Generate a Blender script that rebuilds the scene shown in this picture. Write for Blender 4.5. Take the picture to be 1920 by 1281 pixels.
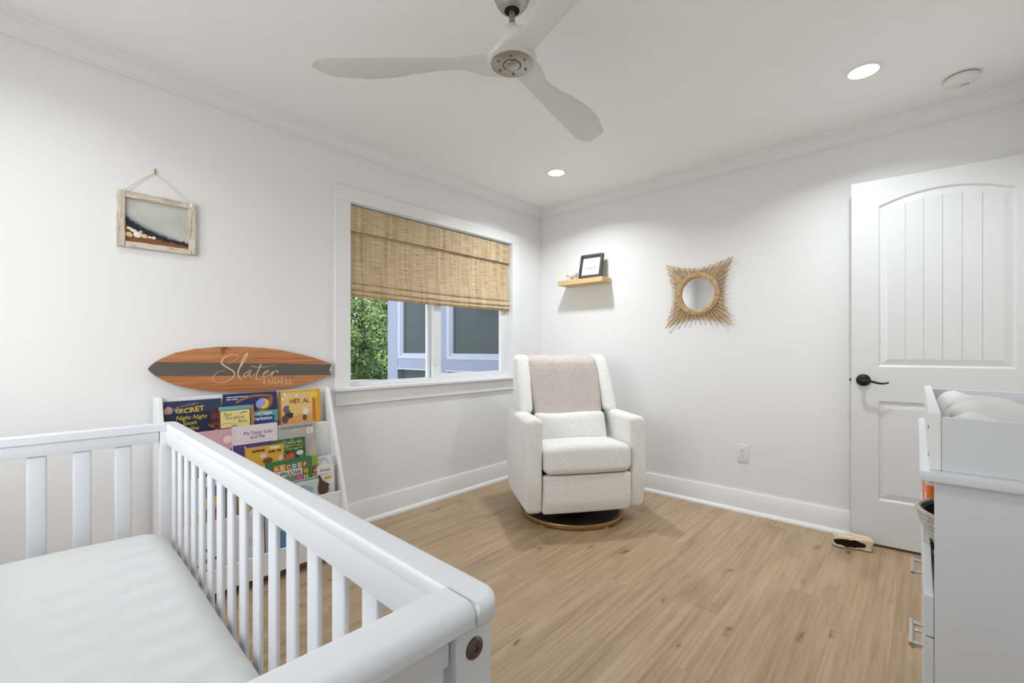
import bpy, bmesh, math, random
from mathutils import Vector, Matrix
PI = math.pi
R = math.radians
S = bpy.context.scene
COL = S.collection
for o in list(bpy.data.objects):
    bpy.data.objects.remove(o)

# ------------------------------------------------------------------ camera
cam_d = bpy.data.cameras.new('camera')
cam = bpy.data.objects.new('camera', cam_d)
COL.objects.link(cam)
cam.location = (2.62, -3.32, 1.10)
cam.rotation_euler = (R(90), 0, R(42.0))
cam_d.sensor_width = 36.0
cam_d.lens = 36.0 * 845.0 / 1920.0
cam_d.shift_y = (655.5 - 640.5) / 1920.0
cam_d.clip_start = 0.02
cam_d.clip_end = 200
S.camera = cam

# ------------------------------------------------------------------ world, lights, exposure
S.view_settings.view_transform = 'Standard'
S.view_settings.look = 'None'
S.view_settings.gamma = 1
S.view_settings.exposure = 0.80
S.view_settings.use_curve_mapping = False
W = bpy.data.worlds.new('world')
S.world = W
W.use_nodes = True
wn = W.node_tree
bgn = wn.nodes['Background']
sky = wn.nodes.new('ShaderNodeTexSky')
sky.sky_type = 'NISHITA'
sky.sun_disc = False
sky.sun_elevation = R(48)
sky.sun_rotation = R(120)
hsv = wn.nodes.new('ShaderNodeHueSaturation')     # hazy, paler sky
hsv.inputs['Saturation'].default_value = 0.38
wn.links.new(sky.outputs[0], hsv.inputs['Color'])
wn.links.new(hsv.outputs[0], bgn.inputs[0])
bgn.inputs[1].default_value = 0.31
sun_d = bpy.data.lights.new('sun', 'SUN')
sun_d.energy = 0.95
sun_d.angle = R(1.0)
sun_d.color = (1.0, 0.95, 0.86)
sun = bpy.data.objects.new('sun', sun_d)
COL.objects.link(sun)
sun.rotation_euler = (R(40), 0, R(118))          # shines from over the house onto the hedge
LAMP_POWER = 12.0
LAMPS = [(0.652, -0.65), (2.432, -0.667), (0.652, -3.33), (2.432, -3.33)]
CEIL = 2.395
for i, (x, y) in enumerate(LAMPS):
    ld = bpy.data.lights.new('downlight_lamp', 'AREA')
    ld.shape = 'DISK'
    ld.size = 0.11
    ld.energy = LAMP_POWER * (0.52, 0.43, 0.12, 0.17)[i]
    ld.color = (0.905, 0.962, 1.03)
    ld.spread = R(140)
    lo = bpy.data.objects.new('downlight_lamp', ld)
    COL.objects.link(lo)
    lo.location = (x, y, CEIL - 0.006)

# added soft fill light, set in an added unseen window behind the camera
W2X0, W2X1, W2Z0, W2Z1 = 0.45, 1.95, 0.88, 2.05
dl = bpy.data.lights.new('rear_fill_light', 'AREA')
dl.shape = 'RECTANGLE'
dl.size, dl.size_y = W2X1 - W2X0, W2Z1 - W2Z0
dl.energy = 7.2
dl.color = (0.975, 0.983, 0.988)
fill_o = bpy.data.objects.new('rear_fill_light', dl)
COL.objects.link(fill_o)
fill_o.location = ((W2X0 + W2X1) / 2, -4.11, (W2Z0 + W2Z1) / 2)
fill_o.rotation_euler = (R(90), 0, 0)

# ------------------------------------------------------------------ materials
MATS = {}


class NT:
    def __init__(self, m):
        self.t = m.node_tree
        self.b = self.t.nodes['Principled BSDF']

    def n(self, typ, **kw):
        nd = self.t.nodes.new('ShaderNode' + typ)
        for k, v in kw.items():
            if k.startswith('i_'):
                nd.inputs[k[2:].replace('_', ' ')].default_value = v
            else:
                setattr(nd, k, v)
        return nd

    def l(self, a, b):
        self.t.links.new(a, b)


def srgb(r, g, b):
    f = lambda c: (c / 255 / 12.92) if c / 255 <= 0.04045 else ((c / 255 + 0.055) / 1.055) ** 2.4
    return (f(r), f(g), f(b), 1)


def mat(name, col, rough=0.5, metal=0.0, spec=0.5, bump=None, vary=None, emit=None, trans=0, coat=0, sheen=0):
    """col = sRGB 0-255 albedo; bump=(scale,strength,dist); vary=(scale, col2)"""
    if name in MATS:
        return MATS[name]
    m = bpy.data.materials.new(name)
    m.use_nodes = True
    q = NT(m)
    b = q.b
    b.inputs['Base Color'].default_value = srgb(*col)
    b.inputs['Roughness'].default_value = rough
    b.inputs['Metallic'].default_value = metal
    b.inputs['Specular IOR Level'].default_value = spec
    b.inputs['Transmission Weight'].default_value = trans
    b.inputs['Coat Weight'].default_value = coat
    b.inputs['Sheen Weight'].default_value = sheen
    if emit:
        b.inputs['Emission Color'].default_value = (*emit[0], 1)
        b.inputs['Emission Strength'].default_value = emit[1]
    tc = q.n('TexCoord')
    if vary:
        nz = q.n('TexNoise', i_Scale=vary[0], i_Detail=5.0)
        q.l(tc.outputs['Object'], nz.inputs['Vector'])
        rp = q.n('ValToRGB')
        rp.color_ramp.elements[0].position = 0.35
        rp.color_ramp.elements[0].color = srgb(*vary[1])
        rp.color_ramp.elements[1].position = 0.65
        rp.color_ramp.elements[1].color = srgb(*col)
        q.l(nz.outputs['Fac'], rp.inputs['Fac'])
        q.l(rp.outputs['Color'], b.inputs['Base Color'])
    if bump:
        nz = q.n('TexNoise', i_Scale=bump[0], i_Detail=3.0)
        q.l(tc.outputs['Object'], nz.inputs['Vector'])
        bp = q.n('Bump', i_Strength=bump[1], i_Distance=bump[2])
        q.l(nz.outputs['Fac'], bp.inputs['Height'])
        q.l(bp.outputs['Normal'], b.inputs['Normal'])
    MATS[name] = m
    return m


wall_m = mat('wall_paint', (241, 241, 240), 0.75, bump=(180, 0.06, 0.002))
ceil_m = mat('ceiling_paint', (252, 252, 250), 0.85, bump=(160, 0.05, 0.002))
trim_m = mat('trim_paint', (241, 241, 241), 0.35)
door_m = mat('door_paint', (229, 229, 228), 0.28)
crib_m = mat('crib_white', (225, 226, 228), 0.38)
furn_m = mat('furniture_white', (238, 238, 237), 0.42)
dress_m = mat('dresser_white', (220, 221, 222), 0.4)
vinyl_m = mat('vinyl_white', (238, 238, 238), 0.3)
nickel_m = mat('brushed_nickel', (176, 172, 166), 0.38, 0.9)
chrome_m = mat('chrome', (205, 203, 200), 0.15, 1.0)
black_m = mat('black_metal', (26, 23, 22), 0.4, 0.3)
dark_m = mat('dark_gap', (20, 18, 16), 0.9)
brass_m = mat('brass', (176, 146, 96), 0.34, 1.0)
fanb_m = mat('fan_white', (226, 225, 221), 0.45)
sheet_m = mat('cotton_sheet', (211, 211, 208), 0.9, bump=(9, 0.25, 0.02), spec=0.2)
paper_m = mat('book_pages', (228, 222, 208), 0.8)
pig_m = mat('glazed_ceramic', (232, 226, 220), 0.18, coat=0.6)
rattan_m = mat('rattan', (214, 182, 134), 0.5, vary=(30, (186, 148, 100)))
mirror_m = mat('mirror_glass', (245, 245, 245), 0.02, 1.0)
plug_m = mat('outlet_plastic', (236, 235, 232), 0.35)


def boucle(name, col, col2, scale=150, dist=0.006, st=0.7):
    m = mat(name, col, 0.95, spec=0.15, sheen=0.3)
    q = NT(m)
    tc = q.n('TexCoord')
    v = q.n('TexVoronoi', i_Scale=scale)
    n = q.n('TexNoise', i_Scale=scale * 0.6, i_Detail=4.0)
    q.l(tc.outputs['Object'], v.inputs['Vector'])
    q.l(tc.outputs['Object'], n.inputs['Vector'])
    mx = q.n('Math', operation='MULTIPLY_ADD')
    q.l(v.outputs['Distance'], mx.inputs[0])
    mx.inputs[1].default_value = -1.0
    q.l(n.outputs['Fac'], mx.inputs[2])
    bp = q.n('Bump', i_Strength=st, i_Distance=dist)
    q.l(mx.outputs[0], bp.inputs['Height'])
    q.l(bp.outputs['Normal'], q.b.inputs['Normal'])
    rp = q.n('ValToRGB')
    rp.color_ramp.elements[0].position = 0.25
    rp.color_ramp.elements[0].color = srgb(*col2)
    rp.color_ramp.elements[1].position = 0.6
    rp.color_ramp.elements[1].color = srgb(*col)
    q.l(n.outputs['Fac'], rp.inputs['Fac'])
    q.l(rp.outputs['Color'], q.b.inputs['Base Color'])
    return m


boucle_m = boucle('boucle_ivory', (247, 245, 240), (236, 232, 224), 150, 0.004, 0.55)
throw_m = boucle('fleece_taupe', (218, 206, 199), (198, 185, 177), 190, 0.005, 0.6)
basket_m = boucle('cotton_rope', (206, 201, 190), (168, 162, 150), 120, 0.004)


def wood_mat(name, c1, c2, c3, axis=1, scale=1.0, rough=0.5, knots=True, island=False, stretch=14.0):
    """plank wood: grain runs along the object's own axis; each object gets its own random offset"""
    m = bpy.data.materials.new(name)
    m.use_nodes = True
    MATS[name] = m
    q = NT(m)
    tc = q.n('TexCoord')
    oi = q.n('ObjectInfo')
    off = q.n('VectorMath', operation='SCALE')
    cmb = q.n('CombineXYZ', i_X=1.0, i_Y=1.7, i_Z=0.6)
    q.l(cmb.outputs[0], off.inputs[0])
    ms = q.n('Math', operation='MULTIPLY')
    q.l(oi.outputs['Random'], ms.inputs[0])
    ms.inputs[1].default_value = 43.0
    q.l(ms.outputs[0], off.inputs['Scale'])
    add = q.n('VectorMath', operation='ADD')
    q.l(tc.outputs['Object'], add.inputs[0])
    q.l(off.outputs[0], add.inputs[1])
    sc = [stretch * scale] * 3
    sc[axis] = 1.1 * scale
    mp = q.n('Mapping')
    mp.inputs['Scale'].default_value = sc
    q.l(add.outputs[0], mp.inputs['Vector'])
    # low frequency warp gives cathedral figure
    n1 = q.n('TexNoise', i_Scale=1.0, i_Detail=7.0, i_Roughness=0.62, i_Distortion=0.6)
    q.l(mp.outputs[0], n1.inputs['Vector'])
    sc2 = [70 * scale] * 3
    sc2[axis] = 2.2 * scale
    mp2 = q.n('Mapping')
    mp2.inputs['Scale'].default_value = sc2
    q.l(add.outputs[0], mp2.inputs['Vector'])
    n2 = q.n('TexNoise', i_Scale=1.0, i_Detail=4.0, i_Roughness=0.6)
    q.l(mp2.outputs[0], n2.inputs['Vector'])
    mix = q.n('Math', operation='MULTIPLY_ADD')
    q.l(n2.outputs['Fac'], mix.inputs[0])
    mix.inputs[1].default_value = 0.55
    s2 = q.n('Math', operation='MULTIPLY')
    q.l(n1.outputs['Fac'], s2.inputs[0])
    s2.inputs[1].default_value = 0.45
    q.l(s2.outputs[0], mix.inputs[2])
    rp = q.n('ValToRGB')
    e = rp.color_ramp.elements
    e[0].position = 0.34
    e[0].color = srgb(*c1)
    e[1].position = 0.66
    e[1].color = srgb(*c3)
    em = e.new(0.5)
    em.color = srgb(*c2)
    q.l(mix.outputs[0], rp.inputs['Fac'])
    colout = rp.outputs['Color']
    # per-board tone
    hs = q.n('HueSaturation')
    mr = q.n('MapRange')
    mr.inputs['To Min'].default_value = 0.96
    mr.inputs['To Max'].default_value = 1.04
    q.l(oi.outputs['Random'], mr.inputs['Value'])
    q.l(mr.outputs[0], hs.inputs['Value'])
    q.l(colout, hs.inputs['Color'])
    colout = hs.outputs['Color']
    if knots:
        wz = q.n('TexNoise', i_Scale=9.0, i_Detail=3.0)
        q.l(add.outputs[0], wz.inputs['Vector'])
        wv = q.n('VectorMath', operation='MULTIPLY_ADD')
        q.l(wz.outputs['Color'], wv.inputs[0])
        wv.inputs[1].default_value = (0.07, 0.22, 0.07)
        q.l(add.outputs[0], wv.inputs[2])
        for dens, gatev, layers in ((1.0, 0.25, ((0.02, 0.10, 0.95), (0.03, 0.42, 0.26))), (2.1, 0.5, ((0.03, 0.13, 0.85), (0.05, 0.3, 0.2)))):
            sk = [5.4 * dens] * 3
            sk[axis] = 1.9 * dens
            mk = q.n('Mapping')
            mk.inputs['Scale'].default_value = sk
            q.l(wv.outputs[0], mk.inputs['Vector'])
            vo = q.n('TexVoronoi', i_Scale=1.0)
            q.l(mk.outputs[0], vo.inputs['Vector'])
            gate = q.n('Math', operation='GREATER_THAN')
            sep = q.n('SeparateColor')
            q.l(vo.outputs['Color'], sep.inputs[0])
            q.l(sep.outputs[0], gate.inputs[0])
            gate.inputs[1].default_value = gatev
            for p0, p1, amt in layers:
                kr = q.n('ValToRGB')
                kr.color_ramp.interpolation = 'EASE'
                kr.color_ramp.elements[0].position = p0
                kr.color_ramp.elements[0].color = (1, 1, 1, 1)
                kr.color_ramp.elements[1].position = p1
                kr.color_ramp.elements[1].color = (0, 0, 0, 1)
                q.l(vo.outputs['Distance'], kr.inputs['Fac'])
                km = q.n('Math', operation='MULTIPLY')
                q.l(kr.outputs['Color'], km.inputs[0])
                q.l(gate.outputs[0], km.inputs[1])
                k2 = q.n('Math', operation='MULTIPLY')
                q.l(km.outputs[0], k2.inputs[0])
                q.l(n2.outputs['Fac'], k2.inputs[1])
                kq = q.n('Math', operation='MULTIPLY')
                q.l(k2.outputs[0], kq.inputs[0])
                kq.inputs[1].default_value = amt * 1.8
                kq.use_clamp = True
                mc = q.n('MixRGB')
                q.l(kq.outputs[0], mc.inputs['Fac'])
                q.l(colout, mc.inputs['Color1'])
                mc.inputs['Color2'].default_value = srgb(c1[0] * .60, c1[1] * .56, c1[2] * .52)
                colout = mc.outputs['Color']
    q.l(colout, q.b.inputs['Base Color'])
    q.b.inputs['Roughness'].default_value = rough
    bp = q.n('Bump', i_Strength=0.12, i_Distance=0.001)
    q.l(n2.outputs['Fac'], bp.inputs['Height'])
    q.l(bp.outputs['Normal'], q.b.inputs['Normal'])
    return m


oak_m = wood_mat('oak_plank', (153, 126, 94), (176, 149, 116), (192, 167, 136), axis=1, rough=0.42, stretch=10.0)
shelfwood_m = wood_mat('light_oak', (206, 172, 118), (222, 190, 138), (232, 204, 156), axis=0, rough=0.5, knots=False)
surf_m = wood_mat('acacia_print', (142, 82, 48), (184, 120, 74), (208, 150, 104), axis=0, rough=0.42, scale=1.3)
drift_m = wood_mat('pale_driftwood', (196, 172, 134), (222, 204, 172), (236, 222, 198), axis=0, rough=0.8, scale=3, knots=False)
rot_m = mat('rotten_wood', (58, 36, 20), 0.95, bump=(60, 1.0, 0.01), vary=(28, (24, 14, 8)))
washed_m = wood_mat('whitewashed_wood', (84, 62, 42), (216, 204, 188), (238, 232, 222), axis=0, rough=0.85, scale=9, knots=False, stretch=5)
frame_dark_m = wood_mat('dark_brown_frame', (44, 36, 31), (62, 52, 46), (82, 70, 62), axis=0, rough=0.5, scale=3, knots=False)


def bamboo():
    m = bpy.data.materials.new('woven_bamboo')
    m.use_nodes = True
    MATS['woven_bamboo'] = m
    q = NT(m)
    tc = q.n('TexCoord')

    def noise(scale3, det=3.0, rgh=0.6):
        mp = q.n('Mapping')
        mp.inputs['Scale'].default_value = scale3
        q.l(tc.outputs['Object'], mp.inputs['Vector'])
        n = q.n('TexNoise', i_Scale=1.0, i_Detail=det, i_Roughness=rgh)
        q.l(mp.outputs[0], n.inputs['Vector'])
        return n.outputs['Fac']
    a = noise((1, 9, 330), 4.0)       # thin horizontal reeds
    b = noise((1, 30, 1.2), 1.0)        # vertical bands of yarn
    c = noise((1, 240, 300), 2.0)     # speckle where yarn crosses reeds
    s = q.n('Math', operation='MULTIPLY_ADD')
    q.l(a, s.inputs[0])
    s.inputs[1].default_value = 0.58
    m2 = q.n('Math', operation='MULTIPLY_ADD')
    q.l(b, m2.inputs[0])
    m2.inputs[1].default_value = 0.22
    m3 = q.n('Math', operation='MULTIPLY')
    q.l(c, m3.inputs[0])
    m3.inputs[1].default_value = 0.20
    q.l(m3.outputs[0], m2.inputs[2])
    q.l(m2.outputs[0], s.inputs[2])
    rp = q.n('ValToRGB')
    e = rp.color_ramp.elements
    e[0].position = 0.38
    e[0].color = srgb(142, 116, 84)
    e[1].position = 0.60
    e[1].color = srgb(228, 209, 174)
    k = e.new(0.48)
    k.color = srgb(196, 171, 131)
    q.l(s.outputs[0], rp.inputs['Fac'])
    q.l(rp.outputs['Color'], q.b.inputs['Base Color'])
    q.b.inputs['Roughness'].default_value = 0.75
    bp = q.n('Bump', i_Strength=0.6, i_Distance=0.002)
    q.l(a, bp.inputs['Height'])
    q.l(bp.outputs['Normal'], q.b.inputs['Normal'])
    return m


bamboo_m = bamboo()


def glass_mat(name, tint=(1, 1, 1), rough=0.0):
    """clear pane: mostly transparent, with real reflection"""
    m = bpy.data.materials.new(name)
    m.use_nodes = True
    t = m.node_tree
    t.nodes.clear()
    out = t.nodes.new('ShaderNodeOutputMaterial')
    tr = t.nodes.new('ShaderNodeBsdfTransparent')
    tr.inputs[0].default_value = (*tint, 1)
    gl = t.nodes.new('ShaderNodeBsdfGlossy')
    gl.inputs['Roughness'].default_value = rough
    fr = t.nodes.new('ShaderNodeFresnel')
    fr.inputs[0].default_value = 1.45
    mx = t.nodes.new('ShaderNodeMixShader')
    geo = t.nodes.new('ShaderNodeNewGeometry')      # reflect only at the entering face of the thin pane
    inv = t.nodes.new('ShaderNodeMath')
    inv.operation = 'SUBTRACT'
    inv.inputs[0].default_value = 1.0
    t.links.new(geo.outputs['Backfacing'], inv.inputs[1])
    ml = t.nodes.new('ShaderNodeMath')
    ml.operation = 'MULTIPLY'
    t.links.new(fr.outputs[0], ml.inputs[0])
    t.links.new(inv.outputs[0], ml.inputs[1])
    t.links.new(ml.outputs[0], mx.inputs[0])
    t.links.new(tr.outputs[0], mx.inputs[1])
    t.links.new(gl.outputs[0], mx.inputs[2])
    t.links.new(mx.outputs[0], out.inputs[0])
    MATS[name] = m
    return m


pane_m = glass_mat('clear_pane', (0.95, 0.965, 0.965))
darkglass_m = mat('dark_screened_glass', (62, 74, 80), 0.3, spec=0.25)


def flat(col, rough=0.45):
    return mat('print_%d_%d_%d' % tuple(int(c) for c in col), col, rough)


# ------------------------------------------------------------------ mesh helpers
def link(name, bm, m, parent=None, loc=None, rot=None, smooth=False, mats=None):
    me = bpy.data.meshes.new(name)
    bmesh.ops.recalc_face_normals(bm, faces=bm.faces)
    bm.to_mesh(me)
    bm.free()
    o = bpy.data.objects.new(name, me)
    COL.objects.link(o)
    for k in (mats or [m]):
        me.materials.append(k)
    if parent:
        o.parent = parent
    if loc is not None:
        o.location = loc
    if rot is not None:
        o.rotation_euler = rot
    if smooth:
        for p in me.polygons:
            p.use_smooth = True
        if smooth != 'all':
            me.set_sharp_from_angle(angle=R(40))
    return o


def add_box(bm, a, b, bev=0.0, seg=1):
    x0, y0, z0 = [min(p, q) for p, q in zip(a, b)]
    x1, y1, z1 = [max(p, q) for p, q in zip(a, b)]
    v = [bm.verts.new(p) for p in ((x0, y0, z0), (x1, y0, z0), (x1, y1, z0), (x0, y1, z0), (x0, y0, z1), (x1, y0, z1), (x1, y1, z1), (x0, y1, z1))]
    f = [bm.faces.new([v[i] for i in q]) for q in ((3, 2, 1, 0), (4, 5, 6, 7), (0, 1, 5, 4), (1, 2, 6, 5), (2, 3, 7, 6), (3, 0, 4, 7))]
    if bev:
        es = {e for q in f for e in q.edges}
        bmesh.ops.bevel(bm, geom=list(es), offset=bev, segments=seg, affect='EDGES', profile=0.5)


def box(name, a, b, m, parent=None, bev=0.0, seg=1, **kw):
    bm = bmesh.new()
    add_box(bm, a, b, bev, seg)
    return link(name, bm, m, parent, smooth=bool(bev and seg > 1), **kw)


def boxes(name, lst, m, parent=None, bev=0.0, seg=1, **kw):
    bm = bmesh.new()
    for a, b in lst:
        add_box(bm, a, b, bev, seg)
    return link(name, bm, m, parent, smooth=bool(bev and seg > 1), **kw)


def axis_coords(h, r, m, n):
    out = []
    for i in range(m):
        t = i / m * PI / 4
        out.append(-(h - r) - r * math.tan(PI / 4 - t))
    for i in range(n + 1):
        out.append(-(h - r) + 2 * (h - r) * i / n)
    for i in range(1, m + 1):
        out.append((h - r) + r * math.tan(i / m * PI / 4))
    return out


def rbox_bm(size, r, m=3, n=8, warp=None):
    """soft rounded box, dense enough to be warped"""
    hx, hy, hz = [s / 2 for s in size]
    r = min(r, hx * .98, hy * .98, hz * .98)
    ax = [axis_coords(h, r, m, n) for h in (hx, hy, hz)]
    N = len(ax[0])
    bm = bmesh.new()
    vs = {}

    def V(i, j, k):
        key = (i, j, k)
        if key not in vs:
            p = Vector((ax[0][i], ax[1][j], ax[2][k]))
            c = Vector((max(-(hx - r), min(hx - r, p.x)), max(-(hy - r), min(hy - r, p.y)), max(-(hz - r), min(hz - r, p.z))))
            d = p - c
            q = c + d.normalized() * r if d.length > 1e-9 else p
            if warp:
                q = Vector(warp(q))
            vs[key] = bm.verts.new(q)
        return vs[key]
    L = N - 1
    for i in range(L):
        for j in range(L):
            bm.faces.new((V(i, j, 0), V(i, j + 1, 0), V(i + 1, j + 1, 0), V(i + 1, j, 0)))
            bm.faces.new((V(i, j, L), V(i + 1, j, L), V(i + 1, j + 1, L), V(i, j + 1, L)))
            bm.faces.new((V(i, 0, j), V(i + 1, 0, j), V(i + 1, 0, j + 1), V(i, 0, j + 1)))
            bm.faces.new((V(i, L, j), V(i, L, j + 1), V(i + 1, L, j + 1), V(i + 1, L, j)))
            bm.faces.new((V(0, i, j), V(0, i, j + 1), V(0, i + 1, j + 1), V(0, i + 1, j)))
            bm.faces.new((V(L, i, j), V(L, i + 1, j), V(L, i + 1, j + 1), V(L, i, j + 1)))
    return bm


def rbox(name, size, r, m, parent=None, loc=(0, 0, 0), rot=(0, 0, 0), seg=3, n=8, warp=None):
    return link(name, rbox_bm(size, r, seg, n, warp), m, parent, loc, rot, smooth='all')


def lathe(bm, prof, n=32, c=(0, 0, 0), close=False):
    rings = []
    for r, z in prof:
        if r < 1e-6:
            rings.append([bm.verts.new((c[0], c[1], c[2] + z))])
        else:
            rings.append([bm.verts.new((c[0] + r * math.cos(2 * PI * i / n), c[1] + r * math.sin(2 * PI * i / n), c[2] + z)) for i in range(n)])
    pairs = list(zip(rings, rings[1:]))
    if close:
        pairs.append((rings[-1], rings[0]))
    for a, b in pairs:
        for i in range(n):
            j = (i + 1) % n
            if len(a) == 1 and len(b) == 1:
                continue
            if len(a) == 1:
                bm.faces.new((a[0], b[j], b[i]))
            elif len(b) == 1:
                bm.faces.new((a[i], a[j], b[0]))
            else:
                bm.faces.new((a[i], a[j], b[j], b[i]))


def tube(bm, pts, rad, n=8, closed=False, cap=True):
    pts = [Vector(p) for p in pts]
    rs = rad if isinstance(rad, (list, tuple)) else [rad] * len(pts)
    rings = []
    up = None
    N = len(pts)
    for i, p in enumerate(pts):
        if closed:
            t = (pts[(i + 1) % N] - pts[i - 1]).normalized()
        else:
            t = (pts[min(i + 1, N - 1)] - pts[max(i - 1, 0)]).normalized()
        if up is None:
            up = t.orthogonal().normalized()
        up = (up - t * up.dot(t))
        up = up.normalized() if up.length > 1e-6 else t.orthogonal().normalized()
        s = t.cross(up)
        rings.append([bm.verts.new(p + (up * math.cos(2 * PI * k / n) + s * math.sin(2 * PI * k / n)) * rs[i]) for k in range(n)])
    q = list(zip(rings, rings[1:]))
    if closed:
        q.append((rings[-1], rings[0]))
    for a, b in q:
        for k in range(n):
            bm.faces.new((a[k], a[(k + 1) % n], b[(k + 1) % n], b[k]))
    if cap and not closed:
        bm.faces.new(rings[0][::-1])
        bm.faces.new(rings[-1])


def prism(bm, poly, t0, t1, axis='z', inset=0):
    """extrude 2D polygon between t0 and t1 along the axis. poly (a,b): z->(x,y) ; x->(y,z) ; y->(x,z)"""
    def P(a, b, t):
        return {'z': (a, b, t), 'x': (t, a, b), 'y': (a, t, b)}[axis]
    lo = [bm.verts.new(P(a, b, t0)) for a, b in poly]
    hi = [bm.verts.new(P(a, b, t1)) for a, b in poly]
    n = len(poly)
    fs = [bm.faces.new(lo[::-1]), bm.faces.new(hi)]
    for i in range(n):
        fs.append(bm.faces.new((lo[i], lo[(i + 1) % n], hi[(i + 1) % n], hi[i])))
    return fs


def prism_obj(name, poly, t0, t1, axis, m, parent=None, bev=0, seg=2, **kw):
    bm = bmesh.new()
    prism(bm, poly, t0, t1, axis)
    if bev:
        bmesh.ops.recalc_face_normals(bm, faces=bm.faces)
        bmesh.ops.bevel(bm, geom=[e for e in bm.edges], offset=bev, segments=seg, affect='EDGES', clamp_overlap=True)
    return link(name, bm, m, parent, smooth=bool(bev), **kw)


def thing(name, label, cat, loc=(0, 0, 0), rotz=0, group=None, kind=None):
    o = bpy.data.objects.new(name, None)
    o.empty_display_size = 0.1
    COL.objects.link(o)
    o.location = loc
    o.rotation_euler = (0, 0, rotz)
    if kind:
        o['kind'] = kind
    if label:
        o['label'] = label
        o['category'] = cat
    if group:
        o['group'] = group
    return o


def tag(o, label, cat, group=None):
    o['label'] = label
    o['category'] = cat
    if group:
        o['group'] = group
    return o


def struct(o, label=None, cat=None):
    o['kind'] = 'structure'
    if label:
        o['label'] = label
        o['category'] = cat
    return o


def text_mesh(txt, size, m, parent, x, y, z=0.0, sx=1.0, shear=0.0, rot=0.0, bold=0.0, name='lettering', align='LEFT'):
    cu = bpy.data.curves.new('t', 'FONT')
    cu.body = txt
    cu.size = size
    cu.shear = shear
    cu.align_x = align
    cu.offset = bold
    cu.resolution_u = 2
    tmp = bpy.data.objects.new('t', cu)
    COL.objects.link(tmp)
    dg = bpy.context.evaluated_depsgraph_get()
    me = bpy.data.meshes.new_from_object(tmp.evaluated_get(dg))
    bpy.data.objects.remove(tmp)
    o = bpy.data.objects.new(name, me)
    me.name = name
    me.materials.clear()
    me.materials.append(m)
    COL.objects.link(o)
    o.parent = parent
    o.location = (x, y, z)
    o.rotation_euler = (0, 0, rot)
    o.scale = (sx, 1, 1)
    return o


def smooth_path(pts, k=5):
    """Catmull-Rom through 2D/3D points"""
    P = [Vector(p) for p in pts]
    out = []
    for i in range(len(P) - 1):
        p0 = P[max(i - 1, 0)]
        p1, p2 = P[i], P[i + 1]
        p3 = P[min(i + 2, len(P) - 1)]
        for j in range(k):
            t = j / k
            out.append(0.5 * ((2 * p1) + (p2 - p0) * t + (2 * p0 - 5 * p1 + 4 * p2 - p3) * t * t + (3 * p1 - p0 - 3 * p2 + p3) * t ** 3))
    out.append(P[-1])
    return out


def ribbon(bm, pts, w, z0, z1):
    """flat stroke of varying half-width (w list or float) between z0 and z1 in local XY"""
    pts = smooth_path(pts, 5)
    n = len(pts)
    W_ = [w] * n if not callable(w) else [w(i / (n - 1)) for i in range(n)]
    rows = []
    for i, p in enumerate(pts):
        t = (pts[min(i + 1, n - 1)] - pts[max(i - 1, 0)])
        t = t.normalized() if t.length > 0 else Vector((1, 0))
        s = Vector((-t.y, t.x)) * W_[i]
        rows.append([bm.verts.new((p.x + s.x, p.y + s.y, z0)), bm.verts.new((p.x + s.x, p.y + s.y, z1)),
                     bm.verts.new((p.x - s.x, p.y - s.y, z1)), bm.verts.new((p.x - s.x, p.y - s.y, z0))])
    for a, b in zip(rows, rows[1:]):
        for k in range(4):
            bm.faces.new((a[k], a[(k + 1) % 4], b[(k + 1) % 4], b[k]))
    bm.faces.new(rows[0][::-1])
    bm.faces.new(rows[-1])


# ================================================================== ROOM SHELL
RX, RY = 3.10, -4.0          # room: x 0..RX, y RY..0
WT = 0.12
WY0, WY1, WZ0, WZ1 = -1.918, -0.424, 0.866, 2.015   # window opening
struct(boxes('wall_left', [((-WT, RY - WT, -0.02), (0, WY0, 2.5)), ((-WT, WY1, -0.02), (0, WT, 2.5)),
                           ((-WT, WY0, -0.02), (0, WY1, WZ0 - 0.02)), ((-WT, WY0, WZ1), (0, WY1, 2.5))], wall_m))
struct(box('wall_right', (0, 0, -0.02), (RX + WT, WT, 2.5), wall_m))
struct(box('wall_near', (RX, RY - WT, -0.02), (RX + WT, 0, 2.5), wall_m))
struct(boxes('wall_rear', [((0, RY - WT, -0.02), (W2X0, RY, 2.5)), ((W2X1, RY - WT, -0.02), (RX, RY, 2.5)),
                           ((W2X0, RY - WT, -0.02), (W2X1, RY, W2Z0)), ((W2X0, RY - WT, W2Z1), (W2X1, RY, 2.5))], wall_m))  # rear opening cut for the added window
struct(box('ceiling', (0, RY, CEIL), (RX, 0, 2.5), ceil_m))
box('roof_slab', (-0.35, RY - 0.4, 2.52), (RX + 0.4, WT, 2.62), mat('roof', (150, 148, 145), 0.9)).__setitem__('kind', 'structure')

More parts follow.
